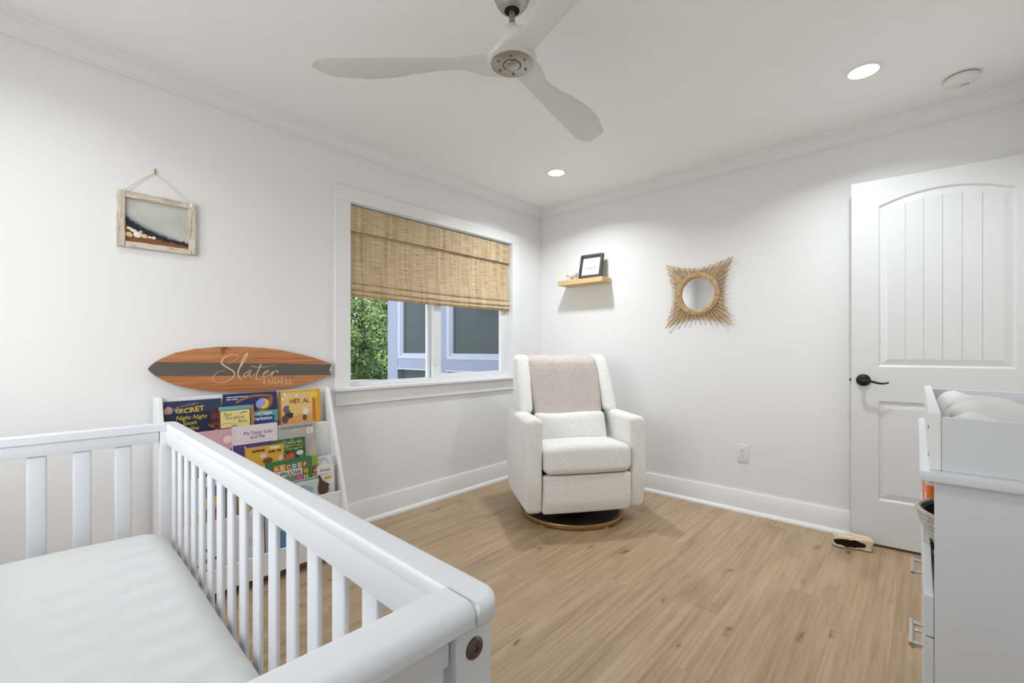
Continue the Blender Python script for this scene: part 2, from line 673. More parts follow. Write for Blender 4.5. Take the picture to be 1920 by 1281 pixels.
# floor: base + individual planks
floor = struct(box('floor', (0, RY, -0.06), (RX, 0, -0.012), mat('subfloor', (96, 80, 60), 0.9)))
random.seed(5)
PW, PL = 0.182, 1.22
nrow = int(math.ceil(RX / PW))
plank_cache = {}
for i in range(nrow):
    x0 = i * PW
    x1 = min(RX, x0 + PW)
    y = RY - random.uniform(0.1, PL - 0.1)
    while y < 0:
        a, b = max(RY, y), min(0, y + PL)
        if b - a > 0.02:
            key = (round(b - a, 4), round(x1 - x0, 4))
            if key not in plank_cache:
                bm = bmesh.new()
                w, l = (x1 - x0) / 2 - 0.0001, (b - a) / 2 - 0.0001
                c = 0.00035
                lo = [bm.verts.new(p) for p in ((-w, -l, -0.012), (w, -l, -0.012), (w, l, -0.012), (-w, l, -0.012))]
                mi = [bm.verts.new(p) for p in ((-w, -l, -c), (w, -l, -c), (w, l, -c), (-w, l, -c))]
                hi = [bm.verts.new(p) for p in ((-w + c, -l + c, 0), (w - c, -l + c, 0), (w - c, l - c, 0), (-w + c, l - c, 0))]
                for A, B in ((lo, mi), (mi, hi)):
                    for k in range(4):
                        bm.faces.new((A[k], A[(k + 1) % 4], B[(k + 1) % 4], B[k]))
                bm.faces.new(hi)
                bm.faces.new(lo[::-1])
                o = link('plank', bm, oak_m, floor)
                plank_cache[key] = o.data
            else:
                o = bpy.data.objects.new('plank', plank_cache[key])
                COL.objects.link(o)
                o.parent = floor
            o.location = ((x0 + x1) / 2, (a + b) / 2, 0)
        y += PL

# baseboards with shoe moulding
BP = [(0, 0), (0.015, 0), (0.015, 0.136), (0.012, 0.142), (0, 0.142)]
SP = [(0.015, 0), (0.034, 0), (0.0335, 0.008), (0.031, 0.015), (0.026, 0.021), (0.019, 0.0245), (0.015, 0.025)]


def run_profile(name, prof, wall, a, b, ma, mb, m, parent=None):
    """profile (p, z) along a wall; ma/mb = 1 mitre the end into the inside corner"""
    bm = bmesh.new()
    ends = []
    for t, mt, sg in ((a, ma, 1), (b, mb, -1)):
        ring = []
        for p, z in prof:
            tt = t + sg * p * mt
            if wall == 'left':
                q = (p, tt, z)
            elif wall == 'right':
                q = (tt, -p, z)
            elif wall == 'near':
                q = (RX - p, tt, z)
            else:
                q = (tt, RY + p, z)
            ring.append(bm.verts.new(q))
        ends.append(ring)
    A, B = ends
    n = len(prof)
    for k in range(n):
        bm.faces.new((A[k], A[(k + 1) % n], B[(k + 1) % n], B[k]))
    bm.faces.new(A[::-1])
    bm.faces.new(B)
    return link(name, bm, m, parent, smooth=True)


for w, a, b in (('left', RY, 0), ('right', 0, RX), ('near', RY, 0), ('rear', 0, RX)):
    bb = struct(run_profile('baseboard_' + w, BP, w, a, b, 1, 1, trim_m))
    run_profile('shoe_moulding', SP, w, a, b, 1, 1, trim_m, bb)
CP = [(0, 2.316), (0.010, 2.316), (0.013, 2.320), (0.013, 2.325), (0.018, 2.327), (0.021, 2.332), (0.021, 2.336), (0.025, 2.346),
      (0.032, 2.357), (0.041, 2.366), (0.050, 2.371), (0.051, 2.376), (0.056, 2.379), (0.060, 2.385), (0.061, 2.390), (0.061, CEIL), (0, CEIL)]
for i, (w, a, b) in enumerate((('left', RY, 0), ('right', 0, RX), ('near', RY, 0), ('rear', 0, RX))):
    struct(run_profile('trim_%d' % (i + 1), CP, w, a, b, 1, 1, trim_m))

# ------------------------------------------------------------------ window
win = thing('window_1', None, None, (0, 0, 0), kind='structure')
box('side_casing', (0.0005, -2.018, 0.868), (0.018, WY0, 2.015), trim_m, win, 0.0015)
box('side_casing', (0.0005, WY1, 0.868), (0.018, -0.331, 2.015), trim_m, win, 0.0015)
box('head_casing', (0.0005, -2.018, 2.015), (0.018, -0.331, 2.103), trim_m, win, 0.0015)
box('window_sill', (-0.11, WY0, 0.846), (0.0, WY1, 0.868), trim_m, win)
box('window_stool', (0.0, -2.028, 0.846), (0.045, -0.322, 0.868), trim_m, win, 0.004, 2)
box('apron', (0.0005, -2.012, 0.758), (0.017, -0.337, 0.846), trim_m, win, 0.0015)
# jamb liners
box('jamb', (-0.11, WY0, 0.868), (-0.0, WY0 + 0.006, WZ1), trim_m, win)
box('jamb', (-0.11, WY1 - 0.006, 0.868), (-0.0, WY1, WZ1), trim_m, win)
box('jamb', (-0.11, WY0 + 0.006, WZ1 - 0.006), (-0.0, WY1 - 0.006, WZ1), trim_m, win)
y0, y1, z0, z1 = WY0 + 0.006, WY1 - 0.006, 0.868, WZ1 - 0.006
boxes('window_frame', [((-0.105, y0, z0), (-0.035, y0 + 0.022, z1)), ((-0.105, y1 - 0.03, z0), (-0.035, y1, z1)),
                       ((-0.105, y0 + 0.022, z0), (-0.035, y1 - 0.03, z0 + 0.02)), ((-0.105, y0 + 0.022, z1 - 0.03), (-0.035, y1 - 0.03, z1))], vinyl_m, win, 0.002)


def sash(xa, xb, ya, yb, za, zb, l, r, b, t):
    s = boxes('sash', [((xa, ya, za), (xb, ya + l, zb)), ((xa, yb - r, za), (xb, yb, zb)),
                       ((xa, ya + l, za), (xb, yb - r, za + b)), ((xa, ya + l, zb - t), (xb, yb - r, zb))], vinyl_m, win, 0.002)
    xm = (xa + xb) / 2
    box('pane', (xm - 0.002, ya + l, za + b), (xm + 0.002, yb - r, zb - t), pane_m, s)
    return s


sash(-0.100, -0.072, y0 + 0.022, -1.238, z0 + 0.02, z1 - 0.03, 0.006, 0.026, 0.006, 0.03)
s2 = sash(-0.070, -0.040, -1.233, y1 - 0.03, z0 + 0.02, z1 - 0.03, 0.072, 0.046, 0.032, 0.04)
box('sash_lock', (-0.040, -1.225, 0.99), (-0.030, -1.205, 1.05), vinyl_m, s2, 0.002)

added_win = thing('added_rear_window', None, None, (0, 0, 0), kind='structure')  # unseen window, added to give the rear fill light a source
for nm, a, b in (('side_casing', (W2X0 - 0.09, RY, W2Z0), (W2X0, RY + 0.018, W2Z1)), ('side_casing', (W2X1, RY, W2Z0), (W2X1 + 0.09, RY + 0.018, W2Z1)),
                 ('head_casing', (W2X0 - 0.09, RY, W2Z1), (W2X1 + 0.09, RY + 0.018, W2Z1 + 0.09)), ('window_stool', (W2X0 - 0.1, RY, W2Z0 - 0.022), (W2X1 + 0.1, RY + 0.045, W2Z0)),
                 ('apron', (W2X0 - 0.09, RY, W2Z0 - 0.11), (W2X1 + 0.09, RY + 0.017, W2Z0 - 0.022)), ('mullion', ((W2X0 + W2X1) / 2 - 0.025, RY - 0.08, W2Z0), ((W2X0 + W2X1) / 2 + 0.025, RY - 0.04, W2Z1))):
    box(nm, a, b, trim_m, added_win, 0.0015)

box('pane', (W2X0, RY - 0.062, W2Z0), (W2X1, RY - 0.058, W2Z1), glass_mat('added_pane', (1, 1, 1)), added_win)

# ------------------------------------------------------------------ crown light: downlights, smoke alarm
for i, (x, y) in enumerate(LAMPS):
    lab = ['round recessed ceiling light near the corner above the window', 'round recessed ceiling light near the smoke alarm above the door',
           'round recessed ceiling light above the crib head', 'round recessed ceiling light above the dresser end'][i]
    t = thing('ceiling_light', lab, 'ceiling light', (x, y, CEIL), group='recessed ceiling lights')
    bm = bmesh.new()
    lathe(bm, [(0.058, 0.0), (0.058, -0.003), (0.072, -0.0035), (0.075, -0.001), (0.075, 0.0)], 40, close=True)
    link('trim_ring', bm, trim_m, t, smooth=True)
    bm = bmesh.new()
    lathe(bm, [(0, -0.0015), (0.058, -0.0015), (0.058, 0), (0, 0)], 40)
    link('diffuser', bm, mat('lit_diffuser', (255, 255, 255), 0.5, emit=((1, 0.98, 0.95), 6.0)), t)

t = thing('smoke_alarm', 'round white smoke alarm on ceiling by the crown moulding', 'smoke alarm', (2.775, -0.305, CEIL))
bm = bmesh.new()
lathe(bm, [(0, -0.008), (0.058, -0.008), (0.060, 0.0), (0, 0)], 40)
link('mounting_plate', bm, mat('alarm_shadow_grey', (170, 168, 164), 0.6), t, smooth=True)
bm = bmesh.new()
lathe(bm, [(0, -0.036), (0.036, -0.036), (0.040, -0.034), (0.042, -0.031), (0.056, -0.028), (0.062, -0.022), (0.063, -0.009), (0.058, -0.008), (0, -0.008)], 40)
link('alarm_cover', bm, plug_m, t, smooth=True)
bm = bmesh.new()
lathe(bm, [(0, -0.0385), (0.009, -0.038), (0.010, -0.036), (0, -0.036)], 20, c=(-0.016, -0.008, 0))
link('test_button', bm, plug_m, t, smooth=True)
bm = bmesh.new()
for k in range(5):
    add_box(bm, (-0.002 + k * 0.006, 0.004, -0.0366), (0.001 + k * 0.006, 0.020, -0.036))
link('sounder_slots', bm, mat('slot_grey', (120, 118, 114), 0.7), t)

# ------------------------------------------------------------------ ceiling fan
FX, FY = 1.563, -2.146
YAW = R(42)
fan = thing('ceiling_fan', 'white three-blade carved ceiling fan with brushed nickel hub', 'ceiling fan', (FX, FY, 0), YAW)
bm = bmesh.new()
lathe(bm, [(0.0, CEIL), (0.070, CEIL), (0.071, 2.37), (0.066, 2.34), (0.054, 2.31), (0.040, 2.292), (0.027, 2.286), (0.026, 2.292), (0.0, 2.295)], 40)
link('canopy', bm, nickel_m, fan, smooth=True)
bm = bmesh.new()
lathe(bm, [(0.0115, 2.284), (0.0245, 2.2845), (0.0255, 2.300), (0.0115, 2.30)], 32, close=True)
link('canopy_collar', bm, dark_m, fan, smooth=True)
bm = bmesh.new()
lathe(bm, [(0, 2.296), (0.0105, 2.296), (0.0105, 2.17), (0, 2.17)], 20)
link('downrod', bm, mat('rod_nickel', (150, 145, 138), 0.35, 0.8), fan, smooth=True)
bm = bmesh.new()
lathe(bm, [(0, 2.101), (0.082, 2.101), (0.088, 2.104), (0.086, 2.118), (0.062, 2.150), (0.040, 2.190), (0.026, 2.226), (0.013, 2.238), (0.0, 2.238)], 48)
link('motor_housing', bm, fanb_m, fan, smooth=True)


def interp(tab, x):
    for (a, va), (b, vb) in zip(tab, tab[1:]):
        if x <= b:
            f = (x - a) / (b - a)
            f = max(0, min(1, f))
            f = f * f * (3 - 2 * f) * 0.5 + f * 0.5
            return va + (vb - va) * f
    return tab[-1][1]


LE_T = [(0.0, 0.036), (0.1, 0.036), (0.2, 0.030), (0.64, 0.028), (0.67, 0.022), (0.69, 0.012), (0.702, -0.002), (0.710, -0.020), (0.714, -0.036)]
TE_T = [(0.0, -0.076), (0.06, -0.080), (0.11, -0.070), (0.15, -0.056), (0.19, -0.053), (0.25, -0.064), (0.34, -0.090), (0.44, -0.115), (0.53, -0.122), (0.61, -0.112), (0.66, -0.096), (0.69, -0.076), (0.705, -0.058), (0.714, -0.040)]
TE_Z = [(0.0, 2.103), (0.11, 2.104), (0.2, 2.116), (0.35, 2.125), (0.714, 2.122)]
LE_Z = [(0.0, 2.110), (0.1, 2.112), (0.2, 2.106), (0.714, 2.108)]
RIDGE = [(0.0, 0.118), (0.03, 0.104), (0.055, 0.084), (0.085, 0.066), (0.11, 0.050), (0.14, 0.030), (0.17, 0.013), (0.20, 0.0), (0.8, 0.0)]
for A in (179.5, 59.5, -60.5):
    bm = bmesh.new()
    rs = [0.03 + i * 0.02 for i in range(33)] + [0.682, 0.692, 0.700, 0.706, 0.710, 0.7135]
    NS = 14
    rings = []
    for r in rs:
        t0, t1, z0_, z1_ = interp(LE_T, r), interp(TE_T, r), interp(LE_Z, r), interp(TE_Z, r)
        if r > 0.63:                                # rounded tip
            k_ = math.sqrt(max(0.0, 1 - ((r - 0.63) / 0.0855) ** 2))
            t0, t1 = -0.034 + 0.062 * k_, -0.034 - 0.076 * k_
        rg = interp(RIDGE, r)
        thick = 0.010 if r < 0.66 else 0.010 * max(0.35, (0.716 - r) / 0.056)
        lo, hi = [], []
        for k in range(NS + 1):
            q_ = k / NS
            tt, zz = t0 + (t1 - t0) * q_, z0_ + (z1_ - z0_) * q_
            d = thick / 2 * math.sin(PI * q_) ** 0.5
            lo.append(Vector((r, tt, zz - d)))
            hi.append(Vector((r, tt, zz + d + rg * math.sin(PI * q_ ** 0.85) ** 1.3)))
        rings.append([bm.verts.new(p) for p in lo] + [bm.verts.new(p) for p in hi[-2:0:-1]])
    n = len(rings[0])
    for a, b in zip(rings, rings[1:]):
        for k in range(n):
            bm.faces.new((a[k], a[(k + 1) % n], b[(k + 1) % n], b[k]))
    bm.faces.new(rings[0][::-1])
    bm.faces.new(rings[-1])
    link('blade', bm, fanb_m, fan, rot=(0, 0, R(A)), smooth=True)
bm = bmesh.new()
lathe(bm, [(0.0, 2.0965), (0.0715, 2.0965), (0.0735, 2.098), (0.0735, 2.1035), (0.0, 2.1035)], 48)
link('hub_plate', bm, nickel_m, fan, smooth=True)
bm = bmesh.new()
lathe(bm, [(0.0295, 2.0955), (0.0318, 2.0955), (0.0318, 2.097), (0.0295, 2.097)], 40, close=True)
link('hub_groove', bm, dark_m, fan)
bm = bmesh.new()
lathe(bm, [(0.0, 2.088), (0.012, 2.0885), (0.022, 2.0905), (0.0285, 2.0945), (0.0295, 2.097), (0.0, 2.097)], 40)
link('hub_cap', bm, nickel_m, fan, smooth='all')
for k in range(6):
    bm = bmesh.new()
    lathe(bm, [(0, 2.0953), (0.0022, 2.0953), (0.0024, 2.0945), (0.0048, 2.0945), (0.0052, 2.0965), (0, 2.0965)], 14)
    link('screw', bm, mat('screw_steel', (120, 116, 110), 0.35, 0.9), fan, loc=(0.053 * math.cos(R(25 + 60 * k)), 0.053 * math.sin(R(25 + 60 * k)), 0))

# ------------------------------------------------------------------ door (open against the right wall)
door = struct(thing('door_1', None, None, (2.337, -0.103, 0), kind='structure'))
door.rotation_euler = (0, 0, R(5))
# local: +X along the leaf from latch edge to hinge, -Y faces the room
DW, DZ0, DZ1 = 0.762, 0.015, 2.045


def panel_outline(s0, s1, za, zb, arch):
    pts = [(s0, za), (s1, za)]
    if arch:
        N = 20
        for i in range(N + 1):
            f = i / N
            s = s1 + (s0 - s1) * f
            pts.append((s, zb + arch * (1 - (2 * f - 1) ** 2)))
    else:
        pts += [(s1, zb), (s0, zb)]
    return pts


def inset_poly(pts, d):
    n = len(pts)
    out = []
    for i in range(n):
        p0, p1, p2 = Vector(pts[i - 1]), Vector(pts[i]), Vector(pts[(i + 1) % n])
        a, b = (p1 - p0).normalized(), (p2 - p1).normalized()
        na, nb = Vector((-a.y, a.x)), Vector((-b.y, b.x))
        q = (na + nb)
        q = q / max(q.length ** 2 / 2, 0.2)
        out.append(tuple(p1 + q * d))
    return out


UP = panel_outline(0.119, 0.643, 1.004, 1.895, 0.060)
LP = panel_outline(0.119, 0.643, 0.260, 0.814, 0)
bm = bmesh.new()
loops = [[(0, DZ0), (DW, DZ0), (DW, DZ1), (0, DZ1)], UP, LP]
edges = []
lv = []
for lp in loops:
    vs = [bm.verts.new((a, 0, b)) for a, b in lp]
    lv.append(vs)
    for i in range(len(vs)):
        edges.append(bm.edges.new((vs[i], vs[(i + 1) % len(vs)])))
bmesh.ops.triangle_fill(bm, use_beauty=True, edges=edges)
# remove triangles inside panels, if any
for f in list(bm.faces):
    c = f.calc_center_median()
    if 0.125 < c.x < 0.637 and (1.01 < c.z < 1.89 or 0.266 < c.z < 0.808) and all(v in lv[1] or v in lv[2] for v in f.verts) and \
            (all(v in lv[1] for v in f.verts) or all(v in lv[2] for v in f.verts)):
        bm.faces.remove(f)
PROF = [(0.004, 0.003), (0.009, 0.009), (0.013, 0.0095), (0.042, 0.0035)]
inner = []
for vs, lp in ((lv[1], UP), (lv[2], LP)):
    prev = vs
    for d, dep in PROF:
        q = inset_poly(lp, d)
        nv = [bm.verts.new((a, dep, b)) for a, b in q]
        for i in range(len(nv)):
            j = (i + 1) % len(nv)
            bm.faces.new((prev[i], prev[j], nv[j], nv[i]))
        prev = nv
    if vs is lv[2]:
        bm.faces.new(prev)
    else:
        # recess behind the beaded boards
        nv = [bm.verts.new((v.co.x, 0.006, v.co.z)) for v in prev]
        for i in range(len(nv)):
            j = (i + 1) % len(nv)
            bm.faces.new((prev[i], prev[j], nv[j], nv[i]))
        bm.faces.new(nv)
        inner = [(v.co.x, v.co.z) for v in prev]
# back and edges of the slab
o4 = lv[0]
b4 = [bm.verts.new((v.co.x, 0.035, v.co.z)) for v in o4]
for i in range(4):
    bm.faces.new((o4[i], o4[(i + 1) % 4], b4[(i + 1) % 4], b4[i]))
bm.faces.new(b4)
link('door_leaf', bm, door_m, door)
ix0, ix1 = min(p[0] for p in inner), max(p[0] for p in inner)
iz0 = min(p[1] for p in inner)


def archz(x):
    f = (x - 0.119) / (0.643 - 0.119)
    return 1.895 + 0.060 * (1 - (2 * f - 1) ** 2) - 0.042


for k in range(6):
    a = ix0 + (ix1 - ix0) * k / 6 + (0.0007 if k else 0)
    b = ix0 + (ix1 - ix0) * (k + 1) / 6 - (0.0007 if k < 5 else 0)
    poly = [(a, iz0), (b, iz0)] + [(b + (a - b) * i / 4, archz(b + (a - b) * i / 4)) for i in range(5)]
    bm = bmesh.new()
    prism(bm, poly, 0.0032, 0.0058, 'y')
    link('panel_board', bm, door_m, door)
# lever handle
lev = thing('door_handle', None, None)
lev.parent = door
lev.location = (0.055, 0, 0.927)
bm = bmesh.new()
lathe(bm, [(0, 0.020), (0.018, 0.019), (0.028, 0.013), (0.033, 0.006), (0.034, 0.0), (0, 0)], 36)
link('rose', bm, black_m, lev, rot=(R(90), 0, 0), smooth=True)
bm = bmesh.new()
pts = smooth_path([(0, -0.018, 0), (0.002, -0.045, 0), (0.012, -0.056, 0), (0.035, -0.056, -0.004), (0.065, -0.054, -0.012), (0.090, -0.052, -0.012), (0.108, -0.050, -0.006)], 4)
tube(bm, pts, [0.009 - 0.005 * i / (len(pts) - 1) for i in range(len(pts))], 10)
link('lever', bm, black_m, lev, smooth=True)
bm = bmesh.new()
add_box(bm, (-0.0012, 0.006, 0.900), (0.0, 0.030, 0.956))
add_box(bm, (-0.009, 0.013, 0.920), (0.0, 0.023, 0.934), 0.002)
link('latch', bm, mat('latch_bronze', (70, 60, 52), 0.4, 0.7), door)

# ------------------------------------------------------------------ woven shade
sh = thing('roman_shade', 'woven bamboo roman shade pulled half way up in the window', 'window shade', (0, 0, 0))
ya, yb = WY0 + 0.010, WY1 - 0.010


def curtain(name, prof, y_a, y_b, sag=None, th=0.003, ny=24, m=bamboo_m):
    """sheet with profile [(x,z)] extruded along y, real thickness"""
    bm = bmesh.new()
    grid = []
    P = smooth_path([Vector(p) for p in prof], 4) if len(prof) > 2 else [Vector(p) for p in prof]
    for side in (0, 1):
        rows = []
        for i, p in enumerate(P):
            t = P[min(i + 1, len(P) - 1)] - P[max(i - 1, 0)]
            nrm = Vector((t.y, -t.x)).normalized() * th * (0.5 if side else -0.5)
            row = []
            for j in range(ny + 1):
                f = j / ny
                dz = (sag(f, i / (len(P) - 1)) if sag else 0)
                row.append(bm.verts.new((p.x + nrm.x, y_a + (y_b - y_a) * f, p.y + nrm.y + dz)))
            rows.append(row)
        grid.append(rows)
    A, B = grid
    nr = len(P) - 1
    for i in range(nr):
        for j in range(ny):
            bm.faces.new((A[i][j], A[i][j + 1], A[i + 1][j + 1], A[i + 1][j]))
            bm.faces.new((B[i][j], B[i + 1][j], B[i + 1][j + 1], B[i][j + 1]))
        bm.faces.new((A[i][0], A[i + 1][0], B[i + 1][0], B[i][0]))
        bm.faces.new((A[i][ny], B[i][ny], B[i + 1][ny], A[i + 1][ny]))
    for j in range(ny):
        bm.faces.new((A[0][j], B[0][j], B[0][j + 1], A[0][j + 1]))
        bm.faces.new((A[nr][j], A[nr][j + 1], B[nr][j + 1], B[nr][j]))
    return link(name, bm, m, sh, smooth=True)


sg = lambda f, i: -0.014 * math.sin(PI * f) * i * i
curtain('valance', [(-0.006, 1.996), (-0.004, 1.95), (-0.004, 1.90), (-0.006, 1.842)], ya, yb)
curtain('shade_panel', [(-0.026, 1.99), (-0.026, 1.80), (-0.024, 1.70), (-0.020, 1.62), (-0.010, 1.56), (-0.004, 1.525), (-0.012, 1.516), (-0.024, 1.53)], ya + 0.003, yb - 0.010, sg)
curtain('shade_fold', [(-0.026, 1.53), (-0.018, 1.525), (-0.005, 1.500), (0.000, 1.484), (-0.008, 1.476), (-0.024, 1.488)], ya + 0.003, yb + 0.0, lambda f, i: -0.013 * math.sin(PI * f))
curtain('shade_fold', [(-0.028, 1.50), (-0.020, 1.49), (-0.009, 1.470), (-0.004, 1.452), (-0.012, 1.446), (-0.026, 1.458)], ya + 0.003, yb + 0.0, lambda f, i: -0.010 * math.sin(PI * f))
curtain('shade_fold', [(-0.030, 1.47), (-0.022, 1.458), (-0.014, 1.440), (-0.018, 1.432), (-0.028, 1.444)], ya + 0.003, yb - 0.004, lambda f, i: -0.004 * math.sin(PI * f))
box('head_rail', (-0.034, ya, 1.975), (-0.012, yb, 2.0), vinyl_m, sh)
for yy in (ya + 0.008, yb - 0.008):
    bm = bmesh.new()
    tube(bm, [(-0.030, yy, 1.96), (-0.030, yy, 1.50)], 0.0012, 6)
    link('lift_cord', bm, vinyl_m, sh)

# ------------------------------------------------------------------ outside: house wing, ground, hedge
struct(box('ground', (-45, -20, -0.35), (-0.13, 40, -0.15), mat('pale_gravel', (206, 198, 170), 0.95, bump=(14, 0.6, 0.03), vary=(3.0, (176, 168, 138)))))
paint_m = mat('lavender_grey_paint', (146, 154, 180), 0.55)
paint2_m = mat('pale_lavender_trim', (182, 188, 208), 0.5)
wing = thing('house_wing', 'lavender grey house wing with dark panes seen through the window', 'building', (0, 0.3, 0))
boxes('wing_wall', [((-3.03, 0.02, -0.15), (-0.13, 0.5, 0.55)), ((-3.03, 0.02, 2.2), (-0.13, 0.5, 2.9)),
                    ((-3.03, 0.02, 0.55), (-2.80, 0.5, 2.2)), ((-2.08, 0.02, 0.55), (-1.74, 0.5, 2.2)), ((-0.50, 0.02, 0.55), (-0.13, 0.5, 2.2)),
                    ((-2.80, 0.22, 0.55), (-2.08, 0.5, 2.2)), ((-1.74, 0.22, 0.55), (-0.50, 0.5, 2.2))], paint_m, wing)
box('corner_board', (-3.045, -0.0, -0.15), (-2.80, 0.03, 2.9), paint_m, wing)
for xa, xb in ((-2.80, -2.08), (-1.74, -0.50)):
    w = boxes('window_surround', [((xa, 0.0, 1.02), (xa + 0.055, 0.05, 2.14)), ((xb - 0.055, 0.0, 1.02), (xb, 0.05, 2.14)),
                                  ((xa, 0.0, 0.975), (xb, 0.05, 1.02)), ((xa, 0.0, 2.14), (xb, 0.05, 2.2))], paint2_m, wing, 0.004)
    boxes('glazing_bead', [((xa + 0.055, 0.02, 1.02), (xa + 0.085, 0.06, 2.14)), ((xb - 0.085, 0.02, 1.02), (xb - 0.055, 0.06, 2.14)),
                           ((xa + 0.085, 0.02, 1.02), (xb - 0.085, 0.06, 1.05)), ((xa + 0.085, 0.02, 2.11), (xb - 0.085, 0.06, 2.14))], paint2_m, w)
    box('pane', (xa + 0.085, 0.05, 1.05), (xb - 0.085, 0.056, 2.11), darkglass_m, w)
    box('sill_rail', (xa, 0.004, 0.84), (xb, 0.05, 0.975), paint_m, wing, 0.004)
    box('drip_moulding', (xa + 0.02, -0.02, 0.825), (xb, 0.05, 0.845), paint2_m, wing, 0.003)
    box('lower_pane', (xa + 0.05, 0.06, 0.55), (xb, 0.066, 0.825), darkglass_m, wing)

leaf_ms = [mat('leaf_%d' % i, c, 0.6, spec=0.3) for i, c in enumerate([(62, 96, 46), (92, 124, 60), (124, 150, 84), (70, 104, 74), (46, 74, 40), (150, 168, 108)])]
bark_m = mat('bark', (88, 74, 60), 0.9, bump=(12, 0.8, 0.05))


def tree(name, label, x, y, h, rad, n, seed, cols, base=0.1, grp='trees and shrubs beyond the window'):
    rnd = random.Random(seed)
    t = thing(name, label, 'tree', (x, y, -0.15), group=grp)
    bm = bmesh.new()
    tube(bm, [(0, 0, 0), (0.1, 0.05, h * .35), (-0.05, 0.1, h * .7)], [0.14, 0.10, 0.04], 8)
    for k in range(5):
        a = rnd.uniform(0, 2 * PI)
        z = h * rnd.uniform(.2, .55)
        tube(bm, [(0, 0, z), (math.cos(a) * rad * .4, math.sin(a) * rad * .4, z + h * .12), (math.cos(a) * rad * .75, math.sin(a) * rad * .75, z + h * .2)], [0.06, 0.04, 0.015], 6)
    link('trunk', bm, bark_m, t, smooth=True)
    clumps = []
    for k in range(70):
        a = rnd.uniform(0, 2 * PI)
        u = rnd.random()
        zz = base + (h - base) * u
        rr = rad * (1 - (max(0, u - 0.45) / 0.6) ** 2) * rnd.uniform(0.55, 1.0)
        clumps.append((math.cos(a) * rr, math.sin(a) * rr, zz, rnd.uniform(0.35, 0.75) * min(1, rad / 2.2 + 0.3), rnd.randrange(len(cols))))
    verts, faces, mi = [], [], []
    for i in range(int(n * 1.6)):
        c = clumps[rnd.randrange(len(clumps))]
        d = Vector((rnd.gauss(0, 1), rnd.gauss(0, 1), rnd.gauss(0, 1))).normalized() * c[3] * rnd.uniform(.55, 1)
        p = Vector(c[:3]) + d
        if p.z < 0.02:
            p.z = 0.02 + rnd.random() * 0.2
        nn = (d.normalized() + Vector((rnd.gauss(0, .5), rnd.gauss(0, .5), rnd.gauss(0.4, .5)))).normalized()
        a = nn.orthogonal().normalized()
        b = nn.cross(a)
        ph = rnd.uniform(0, 2 * PI)
        u_, v_ = a * math.cos(ph) + b * math.sin(ph), b * math.cos(ph) - a * math.sin(ph)
        L = rnd.uniform(0.05, 0.095)
        k = len(verts)
        verts += [p - u_ * L, p - v_ * L * .42, p + u_ * L, p + v_ * L * .42]
        faces.append((k, k + 1, k + 2, k + 3))
        mi.append(cols.index(cols[c[4]]) if rnd.random() < .75 else rnd.randrange(len(cols)))
    me = bpy.data.meshes.new('foliage')
    me.from_pydata([tuple(v) for v in verts], [], faces)
    for c in cols:
        me.materials.append(leaf_ms[c])
    me.polygons.foreach_set('material_index', mi)
    o = bpy.data.objects.new('foliage', me)
    COL.objects.link(o)
    o.parent = t
    o['kind'] = 'stuff'


vd = Vector((-0.669 - 0.3195 * 0.743, 0.743 - 0.3195 * 0.669)).normalized()
vs_ = Vector((vd.y, -vd.x))           # to the right
for i, (d, s, h, rad, n, cols, lab) in enumerate([
    (23.0, -2.6, 6.5, 1.9, 15000, [0, 1, 2], 'bright green bushy tree leftmost in the window view'),
    (22.0, -0.3, 5.2, 1.7, 16000, [1, 2, 5], 'sunlit yellow green tree filling the left pane'),
    (23.5, 2.2, 6.2, 1.9, 14000, [4, 0, 3], 'dark green tree beside the lavender house wing'),
    (20.2, 0.9, 2.4, 1.2, 9000, [3, 0, 2], 'low blue green shrub at the gravel edge'),
    (20.6, -1.5, 2.2, 1.2, 9000, [1, 0, 2], 'low bright green shrub at the gravel edge'),
    (26.5, -1.0, 9.0, 3.2, 15000, [4, 0], 'tall dark tree behind the sunlit shrubs'),
    (26.5, 4.4, 9.0, 3.2, 12000, [4, 3], 'tall dark tree behind the house wing corner'),
    (26.5, -6.0, 8.5, 3.0, 10000, [0, 4, 1], 'tall green tree farthest to the left outdoors'),
]):
    p = Vector((2.62, -3.32)) + vd * d + vs_ * s
    tree('leafy_tree' if h > 3 else 'garden_shrub', lab, p.x, p.y, h, rad, n, 10 + i, cols)

# ------------------------------------------------------------------ CRIB
# local: origin at near outer corner on the floor, +X away towards window wall, +Y into the crib
crib = thing('crib', 'white wooden slatted crib in the left foreground', 'crib', (2.326, -3.006, 0), R(180 - 1.6))
# local x: 0 (near end outer) .. CL ; local y: 0 (long rail outer) .. CWD
CL, CWD, CZ = 1.468, 0.78, 0.872


def slat(a, b, r):
    return link('slat', rbox_from(a, b, r), crib_m, crib, smooth=True)


def rbox_from(a, b, r, seg=3):
    bm = bmesh.new()
    add_box(bm, a, b, r, seg)
    return bm


def cpart(name, a, b, r=0.003, seg=2):
    return link(name, rbox_from(a, b, r, seg), crib_m, crib, smooth=True)


RW = 0.036
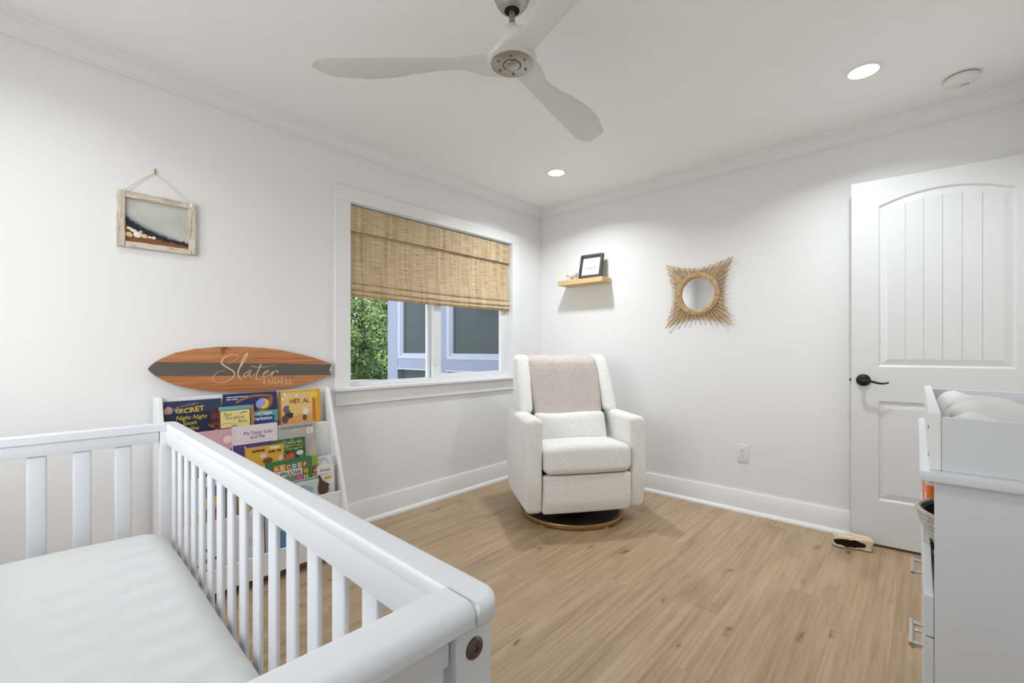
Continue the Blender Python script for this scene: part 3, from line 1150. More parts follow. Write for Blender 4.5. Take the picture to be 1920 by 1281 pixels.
# long sides (front one visible, back one out of frame)
for (ya_, yb_) in ((0.0, RW), (CWD - RW, CWD)):
    # top rail with rounded near/far ends
    bm = bmesh.new()
    N = 12
    rr = 0.028
    poly = []
    s = 1 if ya_ == 0 else -1
    yo, yi = (ya_, yb_) if s == 1 else (yb_, ya_)
    x0_, x1_ = -0.006, CL + 0.006
    poly.append((x0_, yi))
    for k in range(N + 1):
        a = PI / 2 * k / N
        poly.append((x0_ + rr - rr * math.cos(a), yo + s * (rr - rr * math.sin(a))))
    for k in range(N + 1):
        a = PI / 2 * k / N
        poly.append((x1_ - rr + rr * math.sin(a), yo + s * (rr - rr * math.cos(a))))
    poly.append((x1_, yi))
    if s == -1:
        poly = poly[::-1]
    if sum(p[0] * q[1] - q[0] * p[1] for p, q in zip(poly, poly[1:] + poly[:1])) < 0:
        poly = poly[::-1]
    rr2, th_ = 0.0085, 0.022
    loops = [(CZ - th_, 0.004), (CZ - th_ + 0.0015, 0.0015), (CZ - th_ + 0.004, 0.0)]
    loops += [(CZ - rr2 + rr2 * math.sin(R(a)), rr2 - rr2 * math.cos(R(a))) for a in range(0, 91, 15)]
    prev = None
    for z_, d_ in loops:
        q_ = inset_poly(poly, d_)
        ring = []
        for (px_, py_), (ox, oy) in zip(q_, poly):
            if abs(oy - yi) < 1e-6:
                py_ = yi - s * min(d_, 0.0022)
            ring.append(bm.verts.new((px_, py_, z_)))
        if prev:
            for k in range(len(ring)):
                bm.faces.new((prev[k], prev[(k + 1) % len(ring)], ring[(k + 1) % len(ring)], ring[k]))
        else:
            bm.faces.new(ring[::-1])
        prev = ring
    bm.faces.new(prev)
    link('top_rail', bm, crib_m, crib, smooth=True)
    ym = (ya_ + yb_) / 2
    cpart('side_apron', (0.045, ym - 0.012, CZ - 0.062), (CL - 0.045, ym + 0.0176 if s == 1 else ym + 0.012, CZ - 0.010), 0.0010)
    cpart('bottom_rail', (0.045, ym - 0.011, 0.26), (CL - 0.045, ym + 0.011, 0.32))
    for k in range(15):
        xc = 0.1965 + k * 0.0822
        cpart('slat', (xc - 0.0192, ym + 0.0050, 0.32), (xc + 0.0192, ym + 0.0138, CZ - 0.062), 0.0040, 3)
# end rails, posts, end slats
for xe, sgn in ((0.0, 1), (CL, -1)):
    xa_, xb_ = sorted((xe, xe + sgn * 0.046))
    ro, ri = 0.0125, 0.003
    pf = [(0.046, -0.022), (0.046, -ri)] + [(0.046 - ri + ri * math.cos(R(a)), -ri + ri * math.sin(R(a))) for a in (30, 60, 90)]
    pf += [(ro - ro * math.sin(R(a)), -ro + ro * math.cos(R(a))) for a in range(0, 91, 10)] + [(0.0, -0.019), (0.003, -0.022)]
    bm = bmesh.new()
    prism(bm, [(xe + sgn * (a - 0.002), CZ + b) for a, b in pf], RW + 0.0006, CWD - RW - 0.0006, 'y')
    link('end_rail', bm, crib_m, crib, smooth=True)
    xa_, xb_ = sorted((xe + sgn * 0.016, xe + sgn * 0.040))
    cpart('end_apron', (xa_, 0.052, CZ - 0.056), (xb_, CWD - 0.052, CZ - 0.0225), 0.002)
    cpart('end_bottom_rail', (xa_, 0.052, 0.26), (xb_, CWD - 0.052, 0.32))
    for yy in (0.006, CWD - 0.050):
        xp0, xp1 = sorted((xe + sgn * 0.010, xe + sgn * 0.048))
        cpart('corner_post', (xp0, yy, 0.0), (xp1, yy + 0.044, CZ - 0.0225), 0.003, 2)
    # slats of the end panel
    if sgn > 0:
      cpart('end_stile', (xa_ + 0.002, 0.056, 0.32), (xb_ - 0.002, 0.086, CZ - 0.056), 0.003)
      cpart('end_stile', (xa_ + 0.002, CWD - 0.086, 0.32), (xb_ - 0.002, CWD - 0.056, CZ - 0.056), 0.003)
    nsl = 7
    for k in range(nsl):
        yc = 0.098 + 0.0875 * k + 0.0185 + (0.018 if sgn < 0 else 0.010)
        if yc + 0.02 > CWD - (0.09 if sgn > 0 else 0.055):
            continue
        cpart('slat', (xa_ + 0.005, yc - 0.019, 0.32), (xb_ - 0.006, yc + 0.019, CZ - 0.056), 0.005, 3)
# bolts on the near posts, in the outer end face
for yy in (0.028, CWD - 0.028):
    for zz in (0.824, 0.36):
        bm = bmesh.new()
        lathe(bm, [(0, 0.0018), (0.0028, 0.0018), (0.003, 0.003), (0.0075, 0.0032), (0.0098, 0.0014), (0.0102, 0), (0, 0)], 24)
        link('bolt', bm, mat('bronze_bolt', (112, 96, 84), 0.4, 0.9), crib, loc=(0.010, yy, zz), rot=(0, R(-90), 0), smooth=True)
cpart('mattress_base', (0.05, 0.04, 0.42), (CL - 0.05, CWD - 0.04, 0.44), 0.002)


def mat_warp(p):
    x, y, z = p
    top = max(0, z / 0.07)
    w = 0.004 * math.sin(x * 5 + y * 3) + 0.003 * math.sin(x * 11 - y * 9 + 1)
    # soft creases near the near-left corner
    cr = 0
    for (cx, cy, ang, ln, amp) in ((-0.34, -0.02, 2.2, .22, .011), (-0.22, 0.06, 2.05, .20, .009), (-0.42, 0.12, 2.3, .2, .008), (-0.05, 0.24, 0.15, .25, .006), (0.25, 0.27, 0.1, .2, .006)):
        dx, dy = x - cx, y - cy
        u = dx * math.cos(ang) + dy * math.sin(ang)
        v = -dx * math.sin(ang) + dy * math.cos(ang)
        cr += amp * math.exp(-(v / 0.016) ** 2) * math.exp(-(u / ln) ** 2)
    return (x, y, z + top * (w + cr - 0.008 * ((2 * x / 1.33) ** 4 + (2 * y / 0.69) ** 4)))


mt = rbox('crib_mattress', (1.335, 0.695, 0.14), 0.062, sheet_m, None, (0, 0, 0), (0, 0, 0), 5, 60, mat_warp)
mt.matrix_world = crib.matrix_basis.copy() if False else Matrix.Translation(crib.location) @ Matrix.Rotation(R(180 - 1.6), 4, 'Z') @ Matrix.Translation((0.060 + 1.335 / 2, 0.039 + 0.695 / 2, 0.512))
tag(mt, 'crib mattress under a plain white fitted sheet', 'mattress')

# ------------------------------------------------------------------ ARMCHAIR
AC = R(53.5)
ch = thing('glider_armchair', 'ivory boucle wingback glider armchair on a round brass base', 'armchair', (0.868, -0.767, 0), AC)
# local: -Y is the front, +X viewer's right
bm = bmesh.new()
lathe(bm, [(0.318, 0.004), (0.343, 0.004), (0.345, 0.008), (0.345, 0.030), (0.343, 0.033), (0.318, 0.033)], 72, close=True)
link('base_ring', bm, brass_m, ch, smooth=True)
bm = bmesh.new()
lathe(bm, [(0, 0.014), (0.318, 0.014), (0.318, 0.024), (0, 0.024)], 60)
link('base_disc', bm, mat('dark_base', (44, 36, 30), 0.5), ch)
bm = bmesh.new()
lathe(bm, [(0, 0.024), (0.09, 0.024), (0.09, 0.10), (0.0, 0.10)], 32)
link('swivel', bm, dark_m, ch, smooth=True)
boxes('seat_frame', [((-0.24, -0.24, 0.10), (0.24, 0.34, 0.20))], dark_m, ch)
for k in range(5):
    a = R(-90 + 72 * k + 20)
    bm = bmesh.new()
    lathe(bm, [(0, 0), (0.010, 0), (0.010, 0.0045), (0, 0.0045)], 12)
    link('foot', bm, plug_m, ch, loc=(0.334 * math.cos(a), 0.334 * math.sin(a), 0))


def arm_warp(sx):
    def f(p):
        x, y, z = p
        # front face tucks in slightly at bottom; top rises towards the back
        z2 = z + (0.004 * math.cos(x * 40) if z > 0 else 0)
        x2 = x + sx * 0.010 * math.sin((z + 0.28) / 0.56 * PI)
        y2 = y + 0.035 * max(0, -(z + 0.10)) / 0.2 * (1 if y < 0 else -0.6)
        return (x2, y2, z2)
    return f


for sx in (-1, 1):
    rbox('arm', (0.106, 0.62, 0.580), 0.030, boucle_m, ch, (sx * 0.331, -0.004, 0.097 + 0.290), (0, 0, 0), 4, 10, arm_warp(sx))
rbox('foot_panel', (0.566, 0.06, 0.236), 0.014, boucle_m, ch, (0, -0.287, 0.098 + 0.118), (0, 0, 0), 3, 10,
     lambda p: (p[0], p[1] - 0.008 * (1 - (p[0] / 0.28) ** 2) + 0.02 * max(0, -p[2] - 0.05) / 0.07, p[2]))


def seat_warp(p):
    x, y, z = p
    cr = (1 - (x / 0.29) ** 2)
    zz = z + (0.018 * cr if z > 0 else 0) - (0.02 if z > 0 else 0) * max(0, y) / 0.25
    yy = y - (0.016 * cr if y < 0 else 0)
    return (x, yy, zz)


rbox('seat_cushion', (0.566, 0.53, 0.168), 0.046, boucle_m, ch, (0, -0.075, 0.334 + 0.084), (R(-2), 0, 0), 5, 12, seat_warp)
rbox('back_cushion', (0.53, 0.16, 0.60), 0.06, boucle_m, ch, (0, 0.215, 0.700), (R(-14), 0, 0), 4, 12,
     lambda p: (p[0], p[1] - (0.022 * (1 - (p[0] / 0.26) ** 2) if p[1] < 0 else 0), p[2] + 0.012 * (1 - (p[0] / 0.25) ** 2) * (1 if p[2] > 0 else 0)))
rbox('back_shell', (0.66, 0.13, 0.62), 0.04, boucle_m, ch, (0, 0.285, 0.42), (R(-5), 0, 0), 3, 8)
for sx in (-1, 1):
    def wing_warp(p, sx=sx):
        x, y, z = p
        f = (z + 0.20) / 0.40                       # 0 bottom .. 1 top
        y0_, y1_ = 0.015 + 0.195 * f, 0.27 + 0.10 * f
        yy = y0_ + (y1_ - y0_) * (y + 0.14) / 0.28
        return (x + sx * (0.006 - 0.018 * f * f), yy - 0.012 * math.sin(PI * f), z)
    rbox('wing', (0.094, 0.28, 0.40), 0.040, boucle_m, ch, (sx * 0.300, 0, 0.862), (0, 0, 0), 5, 12, wing_warp)

# throw blanket over the back
bl_root = None
rnd = random.Random(3)
bm = bmesh.new()
NU, NV = 26, 44
rows = []
PB = [(0.400, 0.80), (0.396, 0.93), (0.380, 1.010), (0.330, 1.046), (0.255, 1.044), (0.192, 1.016), (0.162, 0.965), (0.140, 0.89), (0.110, 0.78), (0.084, 0.68), (0.072, 0.635)]
path = smooth_path([Vector(p) for p in PB], 6)
M = len(path) - 1
for side in (0, 1):
    g = []
    for i, p in enumerate(path):
        f = i / M
        t = path[min(i + 1, M)] - path[max(i - 1, 0)]
        nrm = Vector((t.y, -t.x)).normalized()
        row = []
        for j in range(NU + 1):
            u = j / NU
            xl = -0.250 + 0.012 * math.sin(f * 7) + 0.006 * f
            xr = 0.240 + 0.010 * f + 0.008 * math.sin(f * 9 + 1)
            x = xl + (xr - xl) * u
            # follow the crowned front of the back cushion
            bulge = -0.010 * (x / 0.26) ** 2 * min(1, max(0, (f - .4) * 5))
            off = (0.0 if side else -0.009)
            rip = 0.003 * math.sin(x * 30 + f * 5) * (1 if side else 1)
            d = off + rip + 0.002 * math.sin(x * 80 + f * 60)
            row.append(bm.verts.new((x, p.x - nrm.x * d - bulge, p.y - nrm.y * d - (0.012 * math.sin(u * PI * 2.3) * f if f > .95 else 0))))
        g.append(row)
    rows.append(g)
A, B = rows
for i in range(M):
    for j in range(NU):
        bm.faces.new((A[i][j], A[i][j + 1], A[i + 1][j + 1], A[i + 1][j]))
        bm.faces.new((B[i][j], B[i + 1][j], B[i + 1][j + 1], B[i][j + 1]))
    bm.faces.new((A[i][0], A[i + 1][0], B[i + 1][0], B[i][0]))
    bm.faces.new((A[i][NU], B[i][NU], B[i + 1][NU], A[i + 1][NU]))
for j in range(NU):
    bm.faces.new((A[0][j], B[0][j], B[0][j + 1], A[0][j + 1]))
    bm.faces.new((A[M][j], A[M][j + 1], B[M][j + 1], B[M][j]))
o = link('throw_blanket', bm, throw_m, None, (0.868, -0.767, 0), (0, 0, AC), smooth='all')
tag(o, 'taupe fleece throw blanket draped over the armchair back', 'blanket')


def pil_warp(p):
    x, y, z = p
    e = (1 - abs(x / 0.235) ** 3) * (1 - abs(z / 0.10) ** 4)
    return (x, y * (0.45 + 0.55 * e), z * (1 - 0.05 * math.cos(x * 6)) + 0.004 * math.sin(x * 14))


o = rbox('lumbar_pillow', (0.50, 0.12, 0.205), 0.030, boucle_m, None, seg=4, n=16, warp=pil_warp)
o.matrix_world = Matrix.Translation((0.868, -0.767, 0)) @ Matrix.Rotation(AC, 4, 'Z') @ Matrix.Translation((-0.012, -0.008, 0.574)) @ Matrix.Rotation(R(-20), 4, 'X')
tag(o, 'ivory boucle lumbar pillow on the armchair seat', 'pillow')

# ------------------------------------------------------------------ BOOK DISPLAY
BY0, BY1 = -2.890, -2.100
bk = thing('book_display_shelf', 'white tiered book display shelf against the window wall', 'bookshelf', (0, 0, 0))
T = 0.02
side = [(0.036, 0.0), (0.385, 0.0), (0.378, 0.12), (0.120, 0.872), (0.112, 0.884), (0.036, 0.884)]


def side_poly():
    return [(x, z) for x, z in side]


for ya_ in (BY0, BY1 - T):
    prism_obj('side_panel', side_poly(), ya_, ya_ + T, 'y', furn_m, bk, 0.002, 1)
yi0, yi1 = BY0 + T, BY1 - T
box('back_panel', (0.080, yi0, 0.52), (0.090, yi1, 0.880), furn_m, bk)
LIPS = [(0.157, 0.700, 0.44), (0.226, 0.522, 0.26), (0.293, 0.336, 0.10), (0.360, 0.148, 0.045)]
xprev = 0.09
for xl, zt, zb in LIPS:
    box('tier_panel', (xl - 0.005, yi0, zb), (xl + 0.005, yi1, zt), furn_m, bk, 0.0015)
    fz = zt - 0.085
    box('tier_floor', (xprev, yi0, fz - 0.01), (xl - 0.005, yi1, fz), furn_m, bk)
    xprev = xl + 0.005

WHITE = (238, 236, 232)


def book(name_lab, ya_, yb_, ztop, zbot, xt, lean=5.0, th=0.009, cover=(40, 50, 80), roll=0.0, page=True):
    """standing book: local X = across the cover (world +y), local Y = up, local Z = out of the cover"""
    a = R(lean)
    h = (ztop - zbot) / math.cos(a)
    w = yb_ - ya_
    t = thing('picture_book', name_lab, 'book', group='picture books on the display shelf')
    # bottom-left front corner
    xb_ = xt + h * math.sin(a)
    Mx = Matrix(((0, -math.sin(a), math.cos(a), xb_), (1, 0, 0, ya_), (0, math.cos(a), math.sin(a), zbot), (0, 0, 0, 1)))
    t.matrix_world = Mx @ Matrix.Rotation(R(roll), 4, 'Z')
    m = flat(cover, 0.35)
    box('cover', (0, 0, -0.0012), (w, h, 0), m, t)
    box('back_cover', (0, 0, -th), (w, h, -th + 0.0012), m, t)
    box('spine', (0, 0, -th), (0.0015, h, 0), m, t)
    if page:
        box('pages', (0.002, 0.002, -th + 0.0013), (w - 0.002, h - 0.002, -0.0013), paper_m, t)
    return t, w, h


def patch(t, poly, col, z=0.0004, name='cover_art', rough=0.45):
    bm = bmesh.new()
    prism(bm, poly, z - 0.0003, z, 'z')
    return link(name, bm, flat(col, rough), t)


def rect(x0, y0, x1, y1):
    return [(x0, y0), (x1, y0), (x1, y1), (x0, y1)]


def ell(cx, cy, rx, ry, n=18, a0=0, a1=360):
    return [(cx + rx * math.cos(R(a0 + (a1 - a0) * i / n)), cy + ry * math.sin(R(a0 + (a1 - a0) * i / n))) for i in range(n if a1 - a0 == 360 else n + 1)]


def blobs(t, seed, n, x0, y0, x1, y1, cols, r=(0.004, 0.010), z=0.0005):
    rn = random.Random(seed)
    for c in cols:
        bm = bmesh.new()
        for k in range(n):
            cx, cy = rn.uniform(x0, x1), rn.uniform(y0, y1)
            rr = rn.uniform(*r)
            poly = [(cx + rr * rn.uniform(.7, 1.2) * math.cos(R(60 * i)), cy + rr * rn.uniform(.7, 1.2) * math.sin(R(60 * i))) for i in range(6)]
            zz = z + 0.00002 * k
            prism(bm, poly, z - 0.0003, zz, 'z')
        link('cover_art', bm, flat(c), t)['kind'] = 'stuff'
        z += 0.0003


def small_print(t, x0, y, w_, h_, col, seed, z=0.0009):
    """a line of print too small to read in the photograph"""
    rn = random.Random(seed)
    bm = bmesh.new()
    x_ = x0
    while x_ < x0 + w_:
        l_ = rn.uniform(h_ * .35, h_ * .8)
        prism(bm, rect(x_, y + h_ * rn.uniform(0, .12), x_ + l_, y + h_ * rn.uniform(.8, 1)), z - 0.0003, z, 'z')
        x_ += l_ + h_ * (0.22 if rn.random() < .85 else 0.8)
    link('small_print', bm, flat(col), t)['kind'] = 'stuff'


YEL = (226, 198, 60)
NAVY = (36, 48, 84)
F1, F2, F3, F4 = 0.616, 0.438, 0.252, 0.064
# --- top tier
t, w, h = book('navy picture book titled The Oyster’s Secret at the top left', -2.862, -2.641, 0.864, F1, 0.108, cover=(44, 58, 88))
patch(t, ell(0.014, h - 0.043, 0.016, 0.020), (196, 160, 148))
patch(t, [(0.158, 0), (w, 0), (w, h - 0.048), (w - 0.02, h - 0.046), (w - 0.045, h - 0.06), (w - 0.058, h - 0.09)], (92, 46, 58), 0.0005)
patch(t, ell(w - 0.022, h - 0.085, 0.022, 0.012), (122, 66, 76), 0.0008)
patch(t, ell(w - 0.026, h - 0.125, 0.020, 0.012), (130, 74, 84), 0.0008)
blobs(t, 4, 14, w - 0.055, 0.02, w - 0.006, h - 0.12, [(34, 26, 30), (204, 176, 84)], (0.002, 0.006), 0.0011)
text_mesh('THE', 0.017, flat((190, 160, 156)), t, 0.026, h - 0.047, 0.0009, 1.1, rot=R(20))
text_mesh('OYSTER’S', 0.0135, flat((190, 160, 156)), t, 0.060, h - 0.030, 0.0009, 1.2, rot=R(8))
text_mesh('SECRET', 0.032, flat(YEL), t, 0.040, h - 0.062, 0.0011, 1.05, rot=R(6), bold=0.0008)
t, w, h = book('dark blue book titled Night Night South Carolina beneath the oyster book', -2.866, -2.700, 0.810, F1, 0.135, cover=(26, 34, 60))
blobs(t, 9, 12, 0.008, 0.03, w - 0.008, h - 0.005, [(70, 90, 150)], (0.0015, 0.0028))
text_mesh('Night Night', 0.027, flat(YEL), t, 0.040, h - 0.030, 0.0009, 0.92, 0.25)
text_mesh('South', 0.025, flat(YEL), t, 0.064, h - 0.055, 0.0009, 0.95, 0.25)
text_mesh('Carolina', 0.025, flat(YEL), t, 0.045, h - 0.080, 0.0009, 0.95, 0.25)
t, w, h = book('navy bedtime book with a yellow moon beside the orange book', -2.630, -2.384, 0.881, F1, 0.104, cover=(40, 46, 98))
blobs(t, 12, 26, 0.01, h - 0.11, w - 0.01, h - 0.005, [(120, 130, 190)], (0.0008, 0.0018))
small_print(t, 0.014, h - 0.020, 0.092, 0.0055, WHITE, 1)
small_print(t, 0.014, h - 0.031, 0.044, 0.0055, WHITE, 2)
bm = bmesh.new()
ribbon(bm, [(0.055, h - 0.045), (0.085, h - 0.030), (0.125, h - 0.018), (0.17, h - 0.017), (0.222, h - 0.022)], lambda f: 0.006, 0.0004, 0.0008)
ribbon(bm, [(0.218, h - 0.020), (0.212, h - 0.055), (0.19, h - 0.080), (0.155, h - 0.090)], lambda f: 0.007 + 0.006 * f * (1 - f) * 4, 0.0004, 0.0008)
link('cover_art', bm, flat((150, 104, 52)), t)
patch(t, ell(0.178, h - 0.062, 0.034, 0.030), (150, 156, 214), 0.0005)
cres = ell(0.180, h - 0.060, 0.026, 0.026, 14, -110, 80) + ell(0.170, h - 0.054, 0.020, 0.020, 10, 80, -110)
patch(t, cres, (228, 200, 70), 0.0011)
t, w, h = book('cream and teal storybook Bible in front of the moon book', -2.656, -2.503, 0.823, F1, 0.13, cover=(132, 74, 40), th=0.016)
patch(t, rect(0, h - 0.018, w, h), (110, 164, 172))
patch(t, rect(w - 0.014, 0, w, h), (178, 122, 72), 0.0006)
patch(t, rect(0.003, h - 0.105, w - 0.016, h - 0.018), (70, 52, 34), 0.0007)
patch(t, rect(0.006, h - 0.102, w - 0.019, h - 0.021), (232, 212, 140), 0.0010)
text_mesh('THE', 0.0075, flat((90, 76, 40)), t, 0.020, h - 0.033, 0.0013)
text_mesh('Jesus', 0.022, flat((96, 80, 44)), t, 0.020, h - 0.045, 0.0013, 0.8, 0.1)
text_mesh('Storybook', 0.024, flat((96, 80, 44)), t, 0.026, h - 0.063, 0.0013, 0.82, 0.1)
text_mesh('Bible', 0.022, flat((96, 80, 44)), t, 0.082, h - 0.083, 0.0013, 0.9, 0.1)
bm = bmesh.new()
ribbon(bm, [(0.010, h - 0.084), (0.03, h - 0.080), (0.055, h - 0.086), (0.078, h - 0.082)], 0.0007, 0.0010, 0.0014)
ribbon(bm, [(0.09, h - 0.038), (0.105, h - 0.033), (0.122, h - 0.034)], 0.002, 0.0010, 0.0014)
link('cover_art', bm, flat((96, 80, 44)), t)
patch(t, ell(0.064, h - 0.108, 0.016, 0.016, 16, 0, 180), (60, 50, 40), 0.0014)
patch(t, ell(0.064, h - 0.108, 0.012, 0.013, 16, 0, 180), (206, 200, 196), 0.0017)
t, w, h = book('small teal and blue book titled Good Night Charleston', -2.548, -2.383, 0.787, F1, 0.122, cover=(38, 64, 128))
patch(t, rect(0, h - 0.026, w, h), (92, 156, 148))
patch(t, rect(w - 0.020, h - 0.06, w, h - 0.026), (104, 150, 140), 0.0006)
text_mesh('Good Night', 0.023, flat(WHITE), t, 0.032, h - 0.020, 0.0009, 0.92, bold=0.0003)
text_mesh('Charleston', 0.025, flat(WHITE), t, 0.032, h - 0.047, 0.0009, 0.92, bold=0.0005)
t, w, h = book('orange framed picture book titled HEY, AL at the top right', -2.377, -2.160, 0.880, F1, 0.12, cover=(226, 166, 44))
patch(t, rect(0.010, 0, w - 0.030, h - 0.012), (226, 192, 128))
patch(t, rect(0.0, 0, 0.006, h), (140, 110, 70), 0.0005)
patch(t, rect(0.006, 0.08, w - 0.030, 0.135), (222, 158, 92), 0.0007)
patch(t, rect(w - 0.045, 0, w - 0.030, h - 0.035), (188, 110, 48), 0.0009)
patch(t, ell(w - 0.035, h - 0.028, 0.021, 0.020), (236, 206, 40), 0.0013)
text_mesh('HEY, AL', 0.034, flat((150, 56, 40)), t, 0.052, h - 0.070, 0.0012, 0.88, bold=0.0007)
blobs(t, 21, 5, 0.014, h - 0.045, 0.11, h - 0.014, [(240, 236, 226)], (0.004, 0.008), 0.0009)
patch(t, ell(0.036, h - 0.100, 0.020, 0.022), (112, 92, 118), 0.0012)
patch(t, ell(0.060, h - 0.095, 0.014, 0.012), (228, 206, 60), 0.0015)
patch(t, ell(0.046, h - 0.132, 0.024, 0.016), (50, 44, 52), 0.0018)
patch(t, [(0.066, h - 0.130), (0.092, h - 0.134), (0.066, h - 0.140)], (226, 206, 90), 0.0021)
patch(t, ell(0.024, h - 0.150, 0.016, 0.022), (90, 78, 62), 0.0024)
patch(t, ell(0.134, h - 0.118, 0.016, 0.020), (230, 226, 216), 0.0012)
patch(t, ell(0.128, h - 0.150, 0.012, 0.016), (96, 74, 52), 0.0015)
# --- second tier
t, w, h = book('dark maroon picture book leftmost on the second tier', -2.866, -2.772, 0.705, F2, 0.176, cover=(72, 40, 44))
blobs(t, 31, 6, 0.01, 0.04, w - 0.01, h - 0.03, [(196, 190, 184), (40, 30, 34)], (0.004, 0.009))
t, w, h = book('dusty pink picture book with a pale sun on the second tier', -2.766, -2.614, 0.722, F2, 0.176, cover=(206, 164, 168))
patch(t, ell(w - 0.020, h - 0.050, 0.026, 0.026), (216, 150, 160), 0.0004)
patch(t, ell(w - 0.018, h - 0.050, 0.019, 0.019), (232, 206, 208), 0.0007)
patch(t, [(0, 0), (w, 0), (w, 0.190), (w * .6, 0.178), (0, 0.16)], (56, 40, 46), 0.0010)
t, w, h = book('pale pink book titled My Sister Lulu and Me', -2.616, -2.409, 0.728, F2, 0.182, cover=(226, 212, 214))
patch(t, rect(0.008, 0, 0.010, h), (204, 190, 194))
text_mesh('My Sister Lulu', 0.0235, flat((84, 78, 120)), t, 0.050, h - 0.046, 0.0009, 0.98)
text_mesh('and Me', 0.0235, flat((84, 78, 120)), t, 0.078, h - 0.067, 0.0009, 0.98)
patch(t, rect(0.048, h - 0.0785, 0.165, h - 0.0775), (150, 146, 160))
patch(t, ell(0.122, h - 0.112, 0.013, 0.016), (176, 160, 84))
t, w, h = book('grey book titled The Rock from the Sky', -2.408, -2.214, 0.712, F2, 0.185, cover=(178, 172, 166))
text_mesh('THE ROCK FROM THE SKY', 0.0165, flat((66, 62, 66)), t, 0.012, h - 0.026, 0.0009, 0.84)
patch(t, rect(0.062, h - 0.038, 0.118, h - 0.036), (226, 222, 214))
patch(t, rect(w - 0.050, h - 0.062, w - 0.014, h - 0.030), (226, 216, 196))
bm = bmesh.new()
ribbon(bm, [(w - 0.034, h - 0.056), (w - 0.030, h - 0.048), (w - 0.034, h - 0.042), (w - 0.030, h - 0.038)], 0.0012, 0.0004, 0.0008)
link('cover_art', bm, flat((120, 112, 104)), t)
patch(t, [(w - 0.07, 0), (w, 0), (w, h - 0.10), (w - 0.02, h - 0.098)], (196, 178, 160), 0.0005)
t, w, h = book('purple picture book behind the yellow one on the second tier', -2.612, -2.440, 0.640, F2, 0.196, cover=(82, 62, 118))
text_mesh('k', 0.02, flat(WHITE), t, 0.045, h - 0.022, 0.0009, 1.1)
t, w, h = book('mustard yellow animal board book on the second tier', -2.566, -2.388, 0.621, F2, 0.208, cover=(214, 164, 62))
small_print(t, 0.030, h - 0.026, 0.052, 0.012, (60, 44, 28), 3)
small_print(t, 0.106, h - 0.038, 0.054, 0.012, (60, 44, 28), 4)
patch(t, ell(0.135, h - 0.014, 0.026, 0.006), (232, 222, 200))
patch(t, ell(0.080, h - 0.048, 0.017, 0.011), (222, 200, 184))
patch(t, ell(0.100, h - 0.074, 0.024, 0.014), (124, 74, 44), 0.0006)
patch(t, ell(0.160, h - 0.070, 0.012, 0.014), (214, 208, 186), 0.0006)
t, w, h = book('dark green book with a strawberry on the second tier', -2.449, -2.278, 0.638, F2, 0.201, cover=(58, 92, 62))
blobs(t, 41, 16, 0.01, 0.05, w - 0.01, h - 0.01, [(40, 66, 46), (104, 140, 92)], (0.005, 0.014))
for i, s_ in enumerate(['The Little Mouse,', 'The Red Ripe Strawberry', 'and the Big Hungry Bear']):
    text_mesh(s_, 0.0145, flat((226, 222, 100)), t, w - 0.010, h - 0.026 - 0.0150 * i, 0.0016, 0.78, align='RIGHT')
patch(t, [(0.055, h - 0.105), (0.075, h - 0.082), (0.10, h - 0.072), (0.118, h - 0.085), (0.110, h - 0.115)], (214, 92, 50), 0.0018)
patch(t, ell(0.142, h - 0.078, 0.018, 0.012), (226, 222, 212), 0.0018)
# --- third tier
t, w, h = book('rust red picture book leftmost on the third tier', -2.862, -2.802, 0.480, F3, 0.247, cover=(136, 72, 56))
blobs(t, 51, 5, 0.008, 0.03, w - 0.008, h - 0.02, [(60, 36, 34), (214, 180, 150)], (0.004, 0.009))
t, w, h = book('cream picture book with a yellow band on the third tier', -2.800, -2.764, 0.486, F3, 0.247, cover=(226, 224, 218))
patch(t, rect(0, 0.02, w, 0.12), (208, 188, 96))
t, w, h = book('rainbow striped picture book seen between the crib slats', -2.762, -2.684, 0.480, F3, 0.247, cover=(84, 112, 168))
patch(t, rect(0, h - 0.095, w, h - 0.045), (220, 184, 72))
patch(t, rect(0, h - 0.120, w, h - 0.110), (60, 88, 150))
patch(t, rect(0, 0.0, w, h - 0.120), (84, 148, 78), 0.0005)
patch(t, rect(w * .55, 0.0, w, h - 0.125), (206, 110, 70), 0.0007)
blobs(t, 55, 8, 0.006, h - 0.05, w - 0.006, h - 0.006, [(232, 230, 226), (214, 90, 80)], (0.003, 0.006), 0.0009)
t, w, h = book('slate grey book with a green top on the third tier', -2.682, -2.612, 0.462, F3, 0.247, cover=(118, 128, 140))
patch(t, rect(0, h - 0.03, w, h), (98, 122, 78))
t, w, h = book('yellow and green picture book in the middle of the third tier', -2.610, -2.482, 0.440, F3, 0.247, cover=(212, 176, 92))
patch(t, rect(0, h - 0.02, w, h), (96, 150, 74))
blobs(t, 57, 6, 0.01, 0.06, w - 0.01, h - 0.03, [(150, 96, 56), (230, 226, 214)], (0.006, 0.012))
t, w, h = book('green alphabet book titled ABC Appalachian on the third tier', -2.492, -2.270, 0.545, F3, 0.264, cover=(48, 122, 74), th=0.014)
patch(t, rect(0.016, 0, w - 0.018, h - 0.018), (92, 104, 70))
cells = [(206, 120, 60, 'A'), (206, 170, 96, 'B'), (150, 104, 60, 'C'), (84, 128, 170, 'D'), (176, 130, 84, 'E'), (120, 92, 88, 'F')]
for i, (r_, g_, b_, c_) in enumerate(cells):
    x_ = 0.034 + i * 0.0285
    patch(t, rect(x_, h - 0.050, x_ + 0.026, h - 0.020), (r_, g_, b_), 0.0006)
    text_mesh(c_, 0.027, flat((232, 206, 150) if i != 3 else (214, 226, 236)), t, x_ + 0.003, h - 0.046, 0.0010, 1.05, bold=0.0008)
patch(t, rect(0.030, h - 0.082, w - 0.050, h - 0.052), (226, 222, 204), 0.0006)
small_print(t, 0.034, h - 0.066, 0.018, 0.010, (40, 38, 34), 6)
